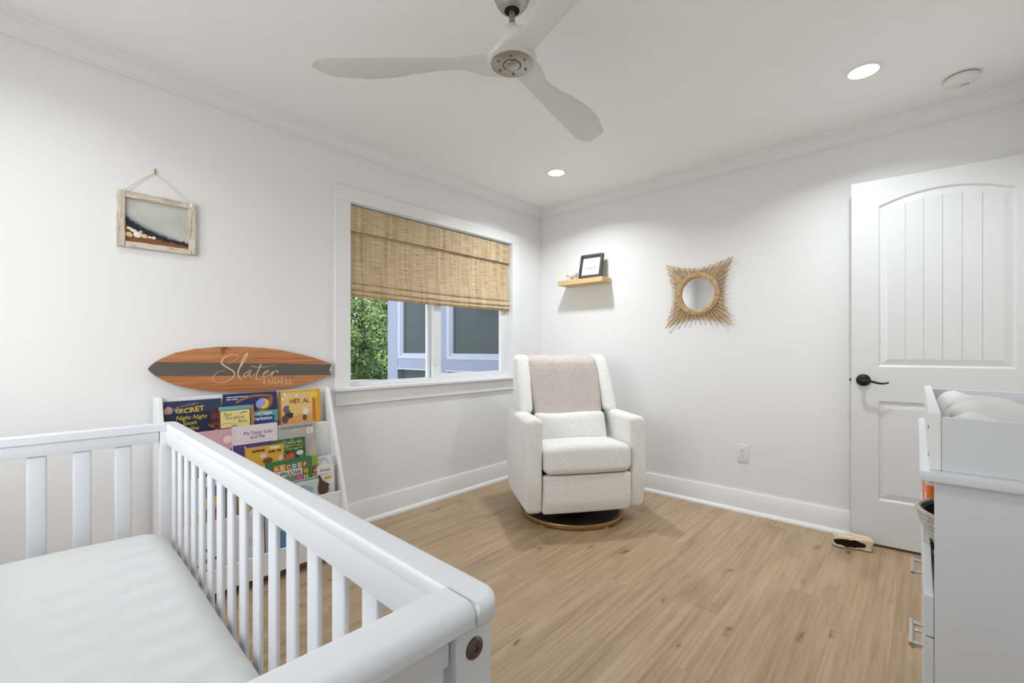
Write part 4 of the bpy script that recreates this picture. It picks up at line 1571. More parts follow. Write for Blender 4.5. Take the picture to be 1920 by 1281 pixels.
text_mesh('APPALACHIAN', 0.0315, flat((40, 38, 34)), t, 0.060, h - 0.079, 0.0010, 0.50, bold=0.0006)
patch(t, [(0.03, h - 0.084), (w - 0.05, h - 0.084), (w - 0.05, 0.05), (0.03, 0.05)], (112, 130, 120), 0.0006)
patch(t, ell(w - 0.064, h - 0.100, 0.014, 0.020), (198, 92, 136), 0.0010)
patch(t, ell(w - 0.070, h - 0.130, 0.012, 0.012), (168, 70, 76), 0.0010)
for i, c_ in enumerate('GHI'):
    text_mesh(c_, 0.030, flat((222, 196, 90)), t, w - 0.044, h - 0.080 - 0.030 * i, 0.0010, 1.05, bold=0.0012)
t, w, h = book('lime green and orange book behind the alphabet book', -2.300, -2.232, 0.541, F3, 0.252, cover=(146, 176, 60))
patch(t, rect(0, 0, w, h - 0.052), (150, 84, 50))
patch(t, rect(0, 0, w, h - 0.092), (206, 138, 80), 0.0006)
patch(t, [(0.045, h - 0.078), (w, h - 0.066), (w, h - 0.072), (0.045, h - 0.086)], (230, 222, 210), 0.0009)
t, w, h = book('white book with pencil line drawings behind the Animals book', -2.231, -2.152, 0.527, F3, 0.246, cover=(226, 224, 222))
rn = random.Random(77)
bm = bmesh.new()
for k in range(14):
    cx, cy = rn.uniform(0.012, w - 0.014), h - rn.uniform(0.012, 0.040)
    ribbon(bm, [(cx + rn.uniform(-.008, .008), cy + rn.uniform(-.006, .006)) for _ in range(5)], 0.0005, 0.0003, 0.0006)
link('cover_art', bm, flat((140, 140, 150)), t)['kind'] = 'stuff'
t, w, h = book('white book titled Animals at the right of the third tier', -2.240, -2.147, 0.482, F3, 0.258, cover=(230, 226, 222))
text_mesh('Animals', 0.024, flat((96, 92, 90)), t, 0.014, h - 0.034, 0.0009, 0.78)
small_print(t, 0.012, h - 0.052, 0.062, 0.006, (150, 144, 138), 5)
patch(t, ell(0.058, h - 0.070, 0.022, 0.009), (196, 172, 72))
t, w, h = book('low pale blue board book with a brown hen cut-out', -2.420, -2.240, 0.434, F3, 0.276, cover=(190, 206, 206))
patch(t, rect(0, h - 0.010, w, h - 0.004), (60, 140, 150))
patch(t, rect(0, h - 0.022, w, h - 0.012), (214, 214, 190), 0.0006)
patch(t, [(0.04, h - 0.04), (0.10, h - 0.03), (0.15, h - 0.05), (0.15, 0.02), (0.02, 0.02)], (140, 172, 186), 0.0006)
hen = [(0.0, -0.088), (-0.001, -0.060), (0.006, -0.035), (0.008, -0.018), (0.0, 0.0), (0.004, 0.004), (0.012, 0.003), (0.016, -0.006), (0.022, -0.022), (0.034, -0.034),
       (0.052, -0.046), (0.062, -0.055), (0.056, -0.064), (0.058, -0.080), (0.052, -0.092), (0.03, -0.10)]
bm = bmesh.new()
prism(bm, [(w - 0.004 + a, h + b) for a, b in hen], 0.0006, 0.0030, 'z')
link('hen_cutout', bm, mat('hen_brown', (96, 72, 56), 0.8, vary=(220, (66, 48, 38))), t)
# --- bottom tier
t, w, h = book('black and white patterned board book on the bottom tier', -2.800, -2.700, 0.276, F4, 0.322, cover=(224, 222, 218))
blobs(t, 61, 12, 0.008, 0.01, w - 0.008, h - 0.006, [(34, 30, 30)], (0.005, 0.012))
blobs(t, 62, 4, 0.02, 0.06, w - 0.02, h - 0.06, [(186, 60, 60)], (0.003, 0.006), 0.0012)
t, w, h = book('plain off-white board book on the bottom tier', -2.690, -2.522, 0.325, F4, 0.318, cover=(216, 214, 212))
patch(t, ell(0.10, 0.15, 0.018, 0.02), (196, 194, 194))
t, w, h = book('light grey board book with a dark spine on the bottom tier', -2.518, -2.470, 0.332, F4, 0.318, cover=(176, 178, 182))
patch(t, rect(w - 0.004, 0, w, h), (58, 62, 70))
t, w, h = book('blue board book with a yellow and red picture on the bottom tier', -2.462, -2.330, 0.222, F4, 0.334, cover=(86, 132, 172))
patch(t, ell(0.080, h - 0.050, 0.040, 0.040), (230, 184, 44))
patch(t, ell(0.084, h - 0.072, 0.018, 0.010), (178, 62, 50), 0.0008)
patch(t, ell(0.088, h - 0.040, 0.004, 0.005), (30, 28, 30), 0.0008)

# ------------------------------------------------------------------ SURFBOARD SIGN
sb = thing('surfboard_sign', 'wooden surfboard name sign with grey stripe above the bookshelf', 'sign')
sb.matrix_world = Matrix(((0, 0, 1, 0.022), (1, 0, 0, -2.475), (0, 1, 0, 0.996), (0, 0, 0, 1)))
tilt = lambda a, b: (a, b - 0.037 * a)
top = [(-0.432, 0.0), (-0.425, 0.012), (-0.405, 0.032), (-0.38, 0.050), (-0.33, 0.076), (-0.25, 0.098), (-0.15, 0.112), (-0.05, 0.1165), (0.05, 0.114), (0.15, 0.104), (0.25, 0.086), (0.34, 0.063), (0.40, 0.044), (0.427, 0.034)]
notch = [(0.412, 0.0)]
outline = [tilt(*p) for p in top] + [tilt(*p) for p in notch] + [tilt(a, -b) for a, b in top[:0:-1]]
bm = bmesh.new()
prism(bm, outline, 0, 0.012, 'z')
bmesh.ops.recalc_face_normals(bm, faces=bm.faces)
link('board', bm, surf_m, sb)


def topz(a):
    for (a0, b0), (a1, b1) in zip(top, top[1:]):
        if a0 <= a <= a1:
            return b0 + (b1 - b0) * (a - a0) / (a1 - a0)
    return 0.034


SH = 0.0325
xs = [-0.4315, -0.428, -0.424, -0.42, -0.412, -0.404]
stripe = [tilt(a, min(SH, topz(a) - 0.0005)) for a in xs] + [tilt(0.426, SH), tilt(0.4115, 0.0), tilt(0.426, -SH)] + [tilt(a, -min(SH, topz(a) - 0.0005)) for a in xs[::-1]]
bm = bmesh.new()
prism(bm, stripe, 0.0115, 0.0126, 'z')
link('stripe', bm, mat('charcoal_stripe', (98, 92, 86), 0.5), sb)
ST = {
    'S': ([(-0.127, -0.003), (-0.149, -0.004), (-0.171, -0.018), (-0.18, -0.038), (-0.173, -0.053), (-0.156, -0.061), (-0.132, -0.06), (-0.107, -0.049), (-0.089, -0.032), (-0.085, -0.017), (-0.094, -0.004), (-0.116, 0.012), (-0.136, 0.028), (-0.143, 0.04), (-0.136, 0.058), (-0.121, 0.07), (-0.098, 0.078), (-0.08, 0.077), (-0.069, 0.07), (-0.071, 0.059), (-0.085, 0.048), (-0.103, 0.037), (-0.118, 0.031)], lambda f: 0.0008 + 0.0022 * math.exp(-((f - 0.52) / 0.2) ** 2)),
    'l': ([(-0.062, 0.008), (-0.044, 0.038), (-0.032, 0.061), (-0.025, 0.086), (-0.037, 0.072), (-0.051, 0.041), (-0.063, 0.008), (-0.069, -0.012), (-0.067, -0.033), (-0.061, -0.045), (-0.051, -0.05)], lambda f: 0.0014 + 0.0016 * math.sin(PI * f)),
    'a': ([(-0.007, -0.004), (-0.02, -0.009), (-0.037, -0.021), (-0.044, -0.034), (-0.037, -0.038), (-0.025, -0.03), (-0.011, -0.014), (-0.007, -0.007), (-0.013, -0.022), (-0.017, -0.032), (-0.012, -0.038), (-0.001, -0.033), (0.015, -0.021)], lambda f: 0.0019 - 0.0008 * f),
    't': ([(0.04, 0.027), (0.032, 0.008), (0.025, -0.008), (0.018, -0.029), (0.015, -0.047), (0.023, -0.055), (0.035, -0.055), (0.05, -0.038)], lambda f: 0.0026 - 0.0017 * f),
    'tb': ([(-0.006, 0.018), (0.018, 0.012), (0.047, 0.011), (0.079, 0.014), (0.115, 0.017)], lambda f: 0.0016 - 0.0012 * f),
    'e': ([(0.053, -0.026), (0.069, -0.02), (0.077, -0.012), (0.072, -0.008), (0.059, -0.014), (0.051, -0.027), (0.052, -0.038), (0.062, -0.041), (0.077, -0.034), (0.091, -0.024)], lambda f: 0.0019 - 0.0007 * f),
    'r': ([(0.097, -0.012), (0.093, -0.026), (0.089, -0.042)], lambda f: 0.0018),
    'r2': ([(0.091, -0.034), (0.105, -0.016), (0.117, -0.011), (0.125, -0.014), (0.122, -0.024)], lambda f: 0.0016),
}
bm = bmesh.new()
for i, (pts, w_) in enumerate(ST.values()):
    ribbon(bm, pts, w_, 0.0124, 0.0136 + 0.0001 * i)
letter_m = mat('cream_lettering', (236, 206, 160), 0.5)
link('script_lettering', bm, letter_m, sb, rot=(0, 0, 0))
bm = bmesh.new()


def seg(*pts):
    for a, b in zip(pts, pts[1:]):
        ribbon(bm, [a, b], 0.0015, 0.0124, 0.0136)


ht = 0.031
for x_, c_ in ((0.054, 'E'), (0.078, 'U'), (0.107, 'D'), (0.142, 'E'), (0.166, 'L'), (0.187, 'L')):
    b_ = -0.0805 - 0.037 * (x_ - 0.054)
    if c_ == 'E':
        seg((x_ + .012, b_ + ht), (x_, b_ + ht), (x_, b_), (x_ + .012, b_))
        seg((x_, b_ + ht / 2), (x_ + .010, b_ + ht / 2))
    elif c_ == 'U':
        ribbon(bm, [(x_, b_ + ht), (x_, b_ + 0.011), (x_ + 0.004, b_ + 0.001), (x_ + 0.009, b_), (x_ + 0.014, b_ + 0.001), (x_ + 0.018, b_ + 0.011), (x_ + 0.018, b_ + ht)], 0.0015, 0.0124, 0.0136)
    elif c_ == 'D':
        seg((x_, b_), (x_, b_ + ht))
        ribbon(bm, [(x_, b_ + ht), (x_ + 0.010, b_ + ht - 0.001), (x_ + 0.021, b_ + ht * .72), (x_ + 0.0235, b_ + ht * .5), (x_ + 0.021, b_ + ht * .28), (x_ + 0.010, b_ + 0.001), (x_, b_)], 0.0015, 0.0124, 0.0137)
    else:
        seg((x_, b_ + ht), (x_, b_), (x_ + .013, b_))
link('block_lettering', bm, letter_m, sb)
box('wall_mount', (-0.15, -0.02, -0.022), (0.15, 0.02, 0.0), dark_m, sb)

# ------------------------------------------------------------------ SEA PICTURE on window wall
pic = thing('sea_picture', 'whitewashed frame with resin seascape and shells hanging on left wall', 'picture')
pic.matrix_world = Matrix(((0, 0, 1, 0.002), (1, 0, 0, -3.012), (0, 1, 0, 1.556), (0, 0, 0, 1)))
PWD, PHT, FB = 0.290, 0.247, 0.028
for nm, a, b, vert in (('l', (0, 0), (FB, PHT), 1), ('r', (PWD - FB, 0), (PWD, PHT), 1), ('t', (FB, PHT - FB), (PWD - FB, PHT), 0), ('b', (FB, 0), (PWD - FB, FB * .9), 0)):
    if vert:
        hh = PHT
        bmx = rbox_bm((hh, FB, 0.022), 0.003, 2, 10, lambda p: (p[0], p[1] + 0.0008 * math.sin(p[0] * 90), p[2] + 0.0006 * math.sin(p[0] * 130)))
        link('frame_bar', bmx, washed_m, pic, ((a[0] + b[0]) / 2, hh / 2, 0.011), (0, 0, R(90)), smooth=True)
    else:
        bmx = rbox_bm((b[0] - a[0], b[1] - a[1], 0.021), 0.003, 2, 10, lambda p: (p[0], p[1] + 0.0008 * math.sin(p[0] * 80), p[2] + 0.0006 * math.sin(p[0] * 120)))
        link('frame_bar', bmx, washed_m, pic, ((a[0] + b[0]) / 2, (a[1] + b[1]) / 2, 0.0105), smooth=True)


def sea_mat():
    m = bpy.data.materials.new('resin_seascape')
    m.use_nodes = True
    q = NT(m)
    tc = q.n('TexCoord')
    sp = q.n('SeparateXYZ')
    q.l(tc.outputs['Generated'], sp.inputs[0])
    nz = q.n('TexNoise', i_Scale=14.0, i_Detail=6.0, i_Roughness=0.65)
    q.l(tc.outputs['Generated'], nz.inputs['Vector'])

    def mth(op, a, b=None, c=None):
        n = q.n('Math', operation=op)
        for i, v in enumerate((a, b, c)):
            if v is None:
                continue
            if isinstance(v, (int, float)):
                n.inputs[i].default_value = v
            else:
                q.l(v, n.inputs[i])
        return n.outputs[0]
    u, v = sp.outputs[0], sp.outputs[1]
    iu = mth('SUBTRACT', 1.0, u)
    c = mth('MULTIPLY_ADD', mth('MULTIPLY', iu, iu), 0.36, 0.13)
    hw = mth('MULTIPLY_ADD', iu, 0.10, 0.035)
    d = mth('SUBTRACT', v, c)
    d = mth('MULTIPLY_ADD', mth('SUBTRACT', nz.outputs['Fac'], 0.5), 0.16, d)
    r = mth('DIVIDE', d, hw)
    rr = mth('MULTIPLY_ADD', r, 0.2, 0.5)
    rp = q.n('ValToRGB')
    e = rp.color_ramp.elements
    e[0].position = 0.27
    e[0].color = srgb(140, 92, 52)
    e[1].position = 0.85
    e[1].color = srgb(206, 208, 200)
    for pos, col in ((0.33, (116, 74, 42)), (0.38, (30, 28, 32)), (0.50, (40, 40, 58)), (0.60, (52, 54, 78)), (0.67, (150, 162, 156))):
        k = e.new(pos)
        k.color = srgb(*col)
    q.l(rr, rp.inputs['Fac'])
    n2 = q.n('TexNoise', i_Scale=3.0, i_Detail=4.0)
    q.l(tc.outputs['Generated'], n2.inputs['Vector'])
    hs = q.n('HueSaturation')
    q.l(rp.outputs['Color'], hs.inputs['Color'])
    q.l(mth('MULTIPLY_ADD', n2.outputs['Fac'], 0.5, 0.68), hs.inputs['Value'])
    q.l(hs.outputs['Color'], q.b.inputs['Base Color'])
    q.b.inputs['Roughness'].default_value = 0.25
    return m


box('resin_panel', (FB - 0.002, FB * .9 - 0.002, 0.004), (PWD - FB + 0.002, PHT - FB + 0.002, 0.008), sea_mat(), pic)
shell_m = mat('shell_white', (240, 234, 222), 0.4)
shell2_m = mat('shell_tan', (226, 200, 156), 0.4)
for cx, cy, rx, ry, m_ in ((0.043, 0.084, 0.011, 0.0065, shell_m), (0.058, 0.076, 0.014, 0.0075, shell_m), (0.042, 0.056, 0.014, 0.011, shell2_m),
                           (0.072, 0.060, 0.015, 0.0135, shell_m), (0.096, 0.058, 0.013, 0.010, shell2_m), (0.116, 0.056, 0.007, 0.006, shell_m), (0.130, 0.056, 0.008, 0.007, shell_m)):
    bm = bmesh.new()
    bmesh.ops.create_uvsphere(bm, u_segments=30, v_segments=12, radius=1)
    for v in bm.verts:
        g = 1 + 0.03 * math.sin(math.atan2(v.co.y, v.co.x) * 5)
        v.co = Vector((v.co.x * rx * g, v.co.y * ry * g, v.co.z * 0.004))
    link('shell', bm, m_, pic, (cx, cy, 0.0105), (0, 0, R(-15)), smooth='all')
bm = bmesh.new()
rn = random.Random(5)
for k in range(34):
    x_, y_ = rn.uniform(0.04, 0.25), rn.uniform(0.09, 0.21)
    if y_ < 0.13 + (0.25 - x_) * 0.2 and x_ < 0.12:
        continue
    rr_ = rn.uniform(0.0006, 0.0017)
    prism(bm, ell(x_, y_, rr_, rr_, 6), 0.0079, 0.0085, 'z')
link('glitter_specks', bm, flat((246, 246, 242), 0.2), pic)['kind'] = 'stuff'


def starfish(cx, cy, r, z, par, nm='starfish'):
    bm = bmesh.new()
    ctr = bm.verts.new((cx, cy, z + r * .28))
    ring = []
    for i in range(10):
        a = R(36 * i + 12)
        q_ = r if i % 2 == 0 else r * .36
        ring.append(bm.verts.new((cx + q_ * math.cos(a), cy + q_ * math.sin(a), z)))
    for i in range(10):
        bm.faces.new((ctr, ring[i], ring[(i + 1) % 10]))
    bm.faces.new(ring[::-1])
    return link(nm, bm, shell_m, par)


starfish(PWD - 0.018, PHT - 0.014, 0.023, 0.022, pic)
starfish(0.083, 0.075, 0.010, 0.012, pic)
bm = bmesh.new()
hx, hy = 0.135, 0.358
tube(bm, smooth_path([(0.026, PHT + 0.002, 0.012), (0.08, 0.306, 0.006), (hx, hy, 0.004)], 4), 0.0011, 6)
tube(bm, smooth_path([(hx, hy, 0.004), (0.19, 0.316, 0.006), (PWD - 0.022, PHT + 0.002, 0.012)], 4), 0.0011, 6)
tube(bm, [(0.028, PHT - 0.002, 0.012), (0.022, PHT + 0.006, 0.014)], 0.0022, 6)
tube(bm, [(PWD - 0.022, PHT - 0.004, 0.016), (PWD + 0.008, PHT - 0.016, 0.020)], 0.0010, 6)
tube(bm, [(PWD - 0.022, PHT - 0.004, 0.016), (PWD + 0.004, PHT - 0.002, 0.020)], 0.0010, 6)
link('twine', bm, mat('jute_twine', (206, 188, 158), 0.9), pic)
bm = bmesh.new()
tube(bm, [(hx, hy - 0.002, -0.002), (hx, hy, 0.006), (hx, hy + 0.006, 0.007), (hx, hy + 0.018, 0.003)], 0.0032, 8)
link('hook', bm, brass_m, pic, smooth=True)

# ------------------------------------------------------------------ WALL SHELF + items
fs = box('floating_shelf', (0.300, -0.150, 1.650), (0.738, -0.0005, 1.690), shelfwood_m, bev=0.0012)
tag(fs, 'short light oak floating shelf on the right wall near the corner', 'shelf')
# piggy bank
pg = thing('piggy_bank', 'small pearly white ceramic piggy bank on the oak shelf', 'piggy bank', (0.405, -0.085, 1.690), R(38))
pb = rbox('body', (0.098, 0.078, 0.078), 0.039, pig_m, pg, (0, 0, 0.054), seg=5, n=4,
          warp=lambda p: (p[0], p[1] * (1 - 0.12 * abs(p[0]) / 0.05), p[2] * (1 - 0.10 * abs(p[0]) / 0.05)))
for sx in (-1, 1):
    for sy in (-1, 1):
        bm = bmesh.new()
        lathe(bm, [(0, 0), (0.009, 0), (0.0105, 0.003), (0.0125, 0.024), (0, 0.028)], 14)
        link('leg', bm, pig_m, pg, (sx * 0.026, sy * 0.019, 0), smooth=True)
    bm = bmesh.new()
    v = [bm.verts.new(q_) for q_ in ((-0.011, 0, 0), (0.011, 0, 0), (0.003, 0.003, 0.020), (0, 0.006, 0.0))]
    for f_ in ((0, 1, 2), (1, 3, 2), (3, 0, 2), (0, 3, 1)):
        bm.faces.new([v[i] for i in f_])
    link('ear', bm, pig_m, pg, (-0.034, sx * 0.022, 0.082), (0, R(-30), R(90)))
bm = bmesh.new()
lathe(bm, [(0, 0.012), (0.009, 0.012), (0.011, 0.010), (0.012, 0.0), (0, 0)], 18)
link('snout', bm, pig_m, pg, (-0.047, 0, 0.052), (0, R(-90), 0), smooth=True)
bm = bmesh.new()
tube(bm, [(0.046 + 0.002 * i, 0.005 * math.cos(i * 1.2), 0.062 + 0.005 * math.sin(i * 1.2)) for i in range(8)], 0.0022, 6)
link('tail', bm, pig_m, pg, smooth=True)
for sx in (-1, 1):
    bm = bmesh.new()
    bmesh.ops.create_icosphere(bm, subdivisions=1, radius=0.0025)
    link('eye', bm, dark_m, pg, (-0.0465, sx * 0.012, 0.066))
# picture frame
fr = thing('photo_frame', 'dark brown photo frame holding a small nursery print on the oak shelf', 'picture frame')
fw, fh, fd, fb = 0.205, 0.205, 0.028, 0.019
fr.matrix_world = Matrix.Translation((0.497, -0.108, 1.6905)) @ Matrix.Rotation(R(4), 4, 'Z') @ Matrix.Rotation(R(-14), 4, 'X')
# local: X right, Z up, -Y front
for a, b in (((0, -fd, 0), (fb, 0, fh)), ((fw - fb, -fd, 0), (fw, 0, fh)), ((fb, -fd, fh - fb), (fw - fb, 0, fh)), ((fb, -fd, 0), (fw - fb, 0, fb))):
    box('frame_bar', a, b, frame_dark_m, fr, 0.0012)
box('backing', (fb - 0.002, -0.008, fb - 0.002), (fw - fb + 0.002, -0.002, fh - fb + 0.002), mat('brown_backing', (150, 122, 96), 0.8), fr)
pr_ = box('print', (fb, -0.0105, fb), (fw - fb, -0.0085, fh - fb), flat((240, 240, 238)), fr)
box('frame_glass', (fb, -0.016, fb), (fw - fb, -0.0145, fh - fb), pane_m, fr)
art = bpy.data.objects.new('print_art', None)
COL.objects.link(art)
art.parent = pr_
art.matrix_parent_inverse = Matrix()
art.location = (0, -0.0108, 0)
art.rotation_euler = (R(90), 0, 0)
bpy.data.objects.remove(art)


def flat_art(polys, col, nm, y=-0.0107):
    bm = bmesh.new()
    for pl in polys:
        prism(bm, pl, y - 0.0003, y, 'y')
    link(nm, bm, flat(col), fr)


flat_art([[(0.096 + 0.0, 0.098), (0.104, 0.098), (0.1, 0.124)], [(0.120, 0.098), (0.128, 0.098), (0.125, 0.116)]], (190, 192, 150), 'print_plants')
flat_art([rect(0.060, 0.084, 0.085, 0.089), rect(0.088, 0.085, 0.112, 0.090), rect(0.116, 0.086, 0.148, 0.091)], (128, 120, 110), 'print_caption')
flat_art([rect(0.078, 0.070, 0.130, 0.074), rect(0.088, 0.106, 0.094, 0.112)], (224, 178, 168), 'print_line')
flat_art([rect(0.022, 0.022, 0.180, 0.034)], (190, 206, 214), 'print_border')
box('easel_back', (fw * .42, 0.0, 0.02), (fw * .58, 0.002, fh * .85), mat('brown_backing2', (176, 150, 124), 0.8), fr, rot=(R(-6), 0, 0))

# ------------------------------------------------------------------ RATTAN MIRROR
mi = thing('rattan_mirror', 'round mirror in a four-pointed rattan stick sunburst frame', 'mirror')
mi.matrix_world = Matrix(((1, 0, 0, 1.444), (0, 0, -1, -0.002), (0, 1, 0, 1.500), (0, 0, 0, 1)))
# local XY plane of the wall, +Z into the room
rn = random.Random(8)
NST = 88
for k in range(NST):
    a = 2 * PI * k / NST
    a += 0.08 * math.sin(4 * a)
    ca, sa = abs(math.cos(a)), abs(math.sin(a))
    mm = min(ca, sa) / max(ca, sa)
    L = (0.188 + 0.052 * mm ** 2) / max(ca, sa) + rn.uniform(-0.007, 0.005)
    if k % 2:
        L *= 0.985
    z_ = 0.010 + (0.009 if k % 2 else 0.0)
    aj = a + rn.uniform(-0.006, 0.006)
    bm = bmesh.new()
    # towards the points the sticks gather to the diagonal
    d = Vector((math.cos(aj), math.sin(aj)))
    tube(bm, [(d.x * 0.122, d.y * 0.122, z_), (d.x * L, d.y * L, z_ + rn.uniform(-0.001, 0.003))], 0.0036, 6)
    link('rattan_stick', bm, rattan_m, mi)
for (R0, r_, z_) in ((0.145, 0.0075, 0.024), (0.133, 0.0075, 0.027), (0.1225, 0.0055, 0.024)):
    bm = bmesh.new()
    tube(bm, [(R0 * math.cos(2 * PI * i / 64), R0 * math.sin(2 * PI * i / 64), z_) for i in range(64)], r_, 8, closed=True)
    link('rattan_ring', bm, rattan_m, mi, smooth='all')
bm = bmesh.new()
pts = []
for i in range(96):
    a = 2 * PI * i / 96
    ca, sa = abs(math.cos(a)), abs(math.sin(a))
    r_ = (0.165 + 0.02 * (min(ca, sa) / max(ca, sa)) ** 2) / max(ca, sa)
    pts.append((r_ * math.cos(a), r_ * math.sin(a), 0.0055))
tube(bm, pts, 0.0015, 6, closed=True)
link('support_hoop', bm, mat('dark_rattan', (150, 112, 70), 0.6), mi, smooth='all')
bm = bmesh.new()
lathe(bm, [(0, 0.0), (0.122, 0.0), (0.122, 0.014), (0.0, 0.014)], 64)
link('mirror_glass', bm, mirror_m, mi)

# ------------------------------------------------------------------ WALL OUTLET
ol = thing('wall_outlet', 'white duplex power outlet low on the right wall', 'outlet', (1.7385, -0.0005, 0.397))
rbox('cover_plate', (0.070, 0.006, 0.116), 0.0028, plug_m, ol, (0, -0.003, 0), seg=2, n=2)
for s_ in (1, -1):
    bm = bmesh.new()
    prism(bm, [(0.017 * math.cos(R(a)), max(-0.0125, min(0.0125, 0.017 * math.sin(R(a))))) for a in range(0, 360, 15)], -0.0075, -0.006, 'y')
    r_ = link('receptacle', bm, plug_m, ol, (0, 0, s_ * 0.0195))
    boxes('slots', [((-0.0075, -0.0079, 0.0), (-0.0050, -0.0074, 0.008)), ((0.0050, -0.0079, 0.001), (0.0072, -0.0074, 0.0075)), ((-0.0022, -0.0079, -0.0085), (0.0022, -0.0074, -0.0045))], dark_m, r_)
bm = bmesh.new()
lathe(bm, [(0, 0.0012), (0.003, 0.0008), (0.0032, 0), (0, 0)], 12)
link('screw', bm, plug_m, ol, (0, -0.006, 0), (R(90), 0, 0))

# ------------------------------------------------------------------ DRIFTWOOD DOORSTOP
dw_ = thing('driftwood_doorstop', 'chunk of pale splintered wood with a dark rotten hollow by the door', 'doorstop', (2.348, -0.190, 0), R(13))


def dwarp(p):
    x, y, z = p
    x2 = x + 0.006 * math.sin(z * 70 + y * 20)
    y2 = y + 0.005 * math.sin(x * 45) + 0.003 * math.sin(x * 110 + z * 60)
    z2 = z + (0.004 * math.sin(x * 38 + y * 40) - 0.010 * max(0, -x / 0.09) if z > -0.02 else 0)
    # hollow in the front face, left part
    if y < -0.03:
        u = (x + 0.018) / 0.074
        v = (z + 0.001) / 0.023
        d = max(0, 1 - u * u - v * v + 0.10 * math.sin(x * 150))
        y2 += 0.022 * min(1, d * 1.6)
    return (x2, y2, z2)


bm = rbox_bm((0.172, 0.082, 0.058), 0.005, 2, 34, dwarp)
for f in bm.faces:
    c = f.calc_center_median()
    u = (c.x + 0.018) / 0.074
    v = (c.z + 0.001) / 0.023
    if c.y < -0.004 and 1 - u * u - v * v + 0.10 * math.sin(c.x * 150) > 0.06:
        f.material_index = 1
link('wood_block', bm, drift_m, dw_, (0, 0, 0.0325), smooth=True, mats=[drift_m, rot_m])
prism_obj('splinter', [(-0.07, -0.036), (-0.01, -0.037), (0.012, -0.010), (-0.028, 0.012), (-0.075, -0.004)], 0.0555, 0.0615, 'z', drift_m, dw_, 0.001, 1)
prism_obj('splinter', [(-0.018, 0.016), (0.022, -0.006), (0.082, -0.030), (0.085, 0.02), (0.05, 0.034), (-0.02, 0.034)], 0.057, 0.0655, 'z', drift_m, dw_, 0.001, 1)

# ------------------------------------------------------------------ DRESSER with changing tray
dr = thing('dresser', 'tall white nursery dresser at the right edge with bar handles', 'dresser', (2.645, -2.075, 0))
# local x 0..0.44 (depth), y 0..0.92 (length, away from camera)
DD, DL, DH = 0.448, 0.90, 0.858
ps = 0.018
box('side_panel', (0, 0, 0.0), (DD, ps, DH - 0.022), dress_m, dr, 0.001)
box('side_panel', (0, DL - ps, 0.0), (DD, DL, DH - 0.022), dress_m, dr, 0.001)
box('top_board', (-0.023, -0.022, DH - 0.022), (DD, DL + 0.012, DH), dress_m, dr, 0.004, 2)
box('back_board', (DD - 0.008, ps, 0.05), (DD, DL - ps, DH - 0.022), dress_m, dr)
box('cubby_shelf', (0.0, ps, 0.520), (DD - 0.008, DL - ps, 0.536), dress_m, dr)
box('plinth', (0.02, ps, 0.0), (0.036, DL - ps, 0.06), dress_m, dr)
box('cubby_lip', (-0.016, 0.002, 0.517), (-0.0005, DL - 0.002, 0.600), dress_m, dr, 0.0015)


def pull(par, yc, z, L=0.125):
    bm = bmesh.new()
    tube(bm, [(-0.016, yc - L / 2 + 0.012, z), (-0.036, yc - L / 2 + 0.012, z)], 0.0045, 10)
    tube(bm, [(-0.016, yc + L / 2 - 0.012, z), (-0.036, yc + L / 2 - 0.012, z)], 0.0045, 10)
    tube(bm, [(-0.036, yc - L / 2, z), (-0.036, yc + L / 2, z)], 0.0055, 10)
    link('handle', bm, chrome_m, par, smooth=True)


for z0_, z1_ in ((0.292, 0.513), (0.066, 0.288)):
    f_ = box('drawer_front', (-0.016, 0.002, z0_), (-0.0005, DL - 0.002, z1_), dress_m, dr, 0.0015)
    for yc in (0.205, 0.655):
        pull(f_, yc, (z0_ + z1_) / 2 + 0.018)

tr_ = thing('changing_tray', 'white wooden changing tray on top of the dresser', 'changing tray', (2.637, -2.082, DH))
TD, TL, TH = 0.44, 0.905, 0.111
box('front_board', (0, 0, 0), (0.018, TL, TH + 0.004), furn_m, tr_, 0.0015)
box('end_board', (0.0185, 0, 0), (TD - 0.0185, 0.018, TH - 0.004), dress_m, tr_, 0.0015)
box('end_board', (0.0185, TL - 0.018, 0), (TD - 0.0185, TL, TH - 0.004), dress_m, tr_, 0.0015)
box('back_board', (TD - 0.018, 0, 0), (TD, TL, TH), furn_m, tr_, 0.0015)
box('tray_floor', (0.0185, 0.0185, 0.0), (TD - 0.0185, TL - 0.0185, 0.006), furn_m, tr_)
for zz in (0.03, 0.085):
    bm = bmesh.new()
    lathe(bm, [(0, 0.002), (0.003, 0.002), (0.0045, 0.0), (0, 0)], 12)
    link('screw', bm, chrome_m, tr_, (0, 0.010, zz), (0, R(-90), 0))


def pad_warp(p):
    x, y, z = p
    # contoured: high rolls along the long sides, low in the middle
    if z > 0:
        z = z - 0.045 * math.cos(min(1, abs(x) / 0.15) * PI / 2) ** 1.2
        z += 0.004 * math.sin(y * 16 + x * 9)
    return (x, y, z)


pd = rbox('changing_pad', (0.385, 0.83, 0.105), 0.048, mat('pad_white', (234, 233, 230), 0.7, bump=(14, .2, .01)), None, seg=5, n=18, warp=pad_warp)
pd.location = (2.637 + 0.22, -2.082 + 0.4525, DH + 0.006 + 0.054)
tag(pd, 'white contoured changing pad lying in the tray on the dresser', 'changing pad')
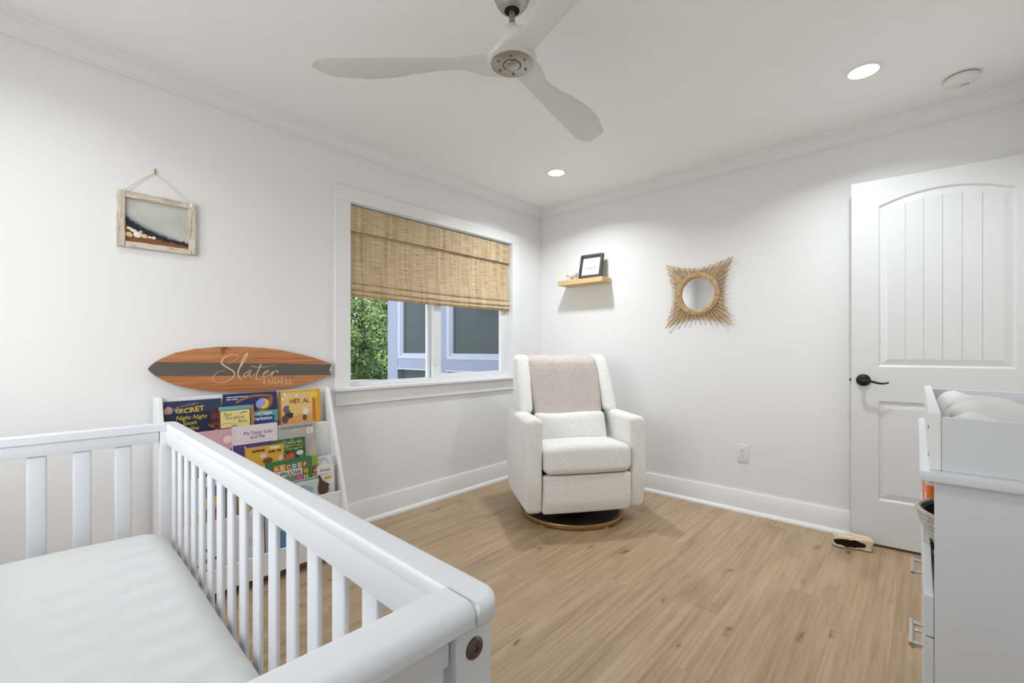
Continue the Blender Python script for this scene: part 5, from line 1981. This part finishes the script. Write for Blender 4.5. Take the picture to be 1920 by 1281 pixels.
# rolled cloth bundles at near end
for (lx, ly, rr_, ln, ang, lab) in ((0.088, 0.165, 0.042, 0.15, 18, 'nearer rolled white swaddle cloth in the changing tray'), (0.082, 0.33, 0.040, 0.14, 24, 'farther rolled white swaddle cloth in the changing tray')):
    o = rbox('rolled_cloth', (ln, rr_ * 2, rr_ * 2), rr_ * .97, mat('muslin', (232, 231, 228), 0.9, bump=(40, .3, .004)), None, seg=6, n=8,
             warp=lambda p: (p[0], p[1] * (1 + 0.05 * math.sin(p[0] * 40)), p[2] * (1 + 0.05 * math.cos(p[0] * 33))))
    o.location = (2.637 + lx + 0.02, -2.082 + ly, DH + 0.006 + 0.082)
    o.rotation_euler = (0, R(6), R(ang))
    tag(o, lab, 'cloth', 'rolled cloths in the changing tray')

# basket and orange box in the open cubby
bs = thing('rope_basket', 'grey woven rope basket in the open cubby of the dresser', 'basket', (2.762, -1.640, 0.536))
bm = bmesh.new()
for k in range(11):
    z_ = 0.006 + k * 0.0125
    R0 = 0.096 + 0.046 * (k / 10) ** 0.8
    tube(bm, [(R0 * math.cos(2 * PI * i / 48), R0 * math.sin(2 * PI * i / 48), z_) for i in range(48)], 0.0070, 8, closed=True)
link('coiled_wall', bm, basket_m, bs, smooth='all')
bm = bmesh.new()
lathe(bm, [(0, 0.004), (0.092, 0.004), (0.133, 0.126), (0.130, 0.126), (0.090, 0.008), (0, 0.008)], 40)
link('lining', bm, mat('dark_lining', (62, 54, 50), 0.9), bs, smooth=True)
bx = thing('orange_package', 'orange package with a white band inside the dresser cubby', 'package', (2.700, -1.36, 0.536), R(4))
rbox('wrapper', (0.13, 0.16, 0.215), 0.012, mat('orange_pack', (236, 122, 54), 0.4), bx, (0, 0, 0.1075), seg=3, n=4)
boxes('white_band', [((-0.0657, -0.0807, 0.148), (0.0657, 0.0807, 0.158))], flat(WHITE), bx)
boxes('white_mark', [((-0.0657, -0.06, 0.10), (-0.0652, -0.035, 0.118))], flat(WHITE), bx)
bpy.context.view_layer.update()
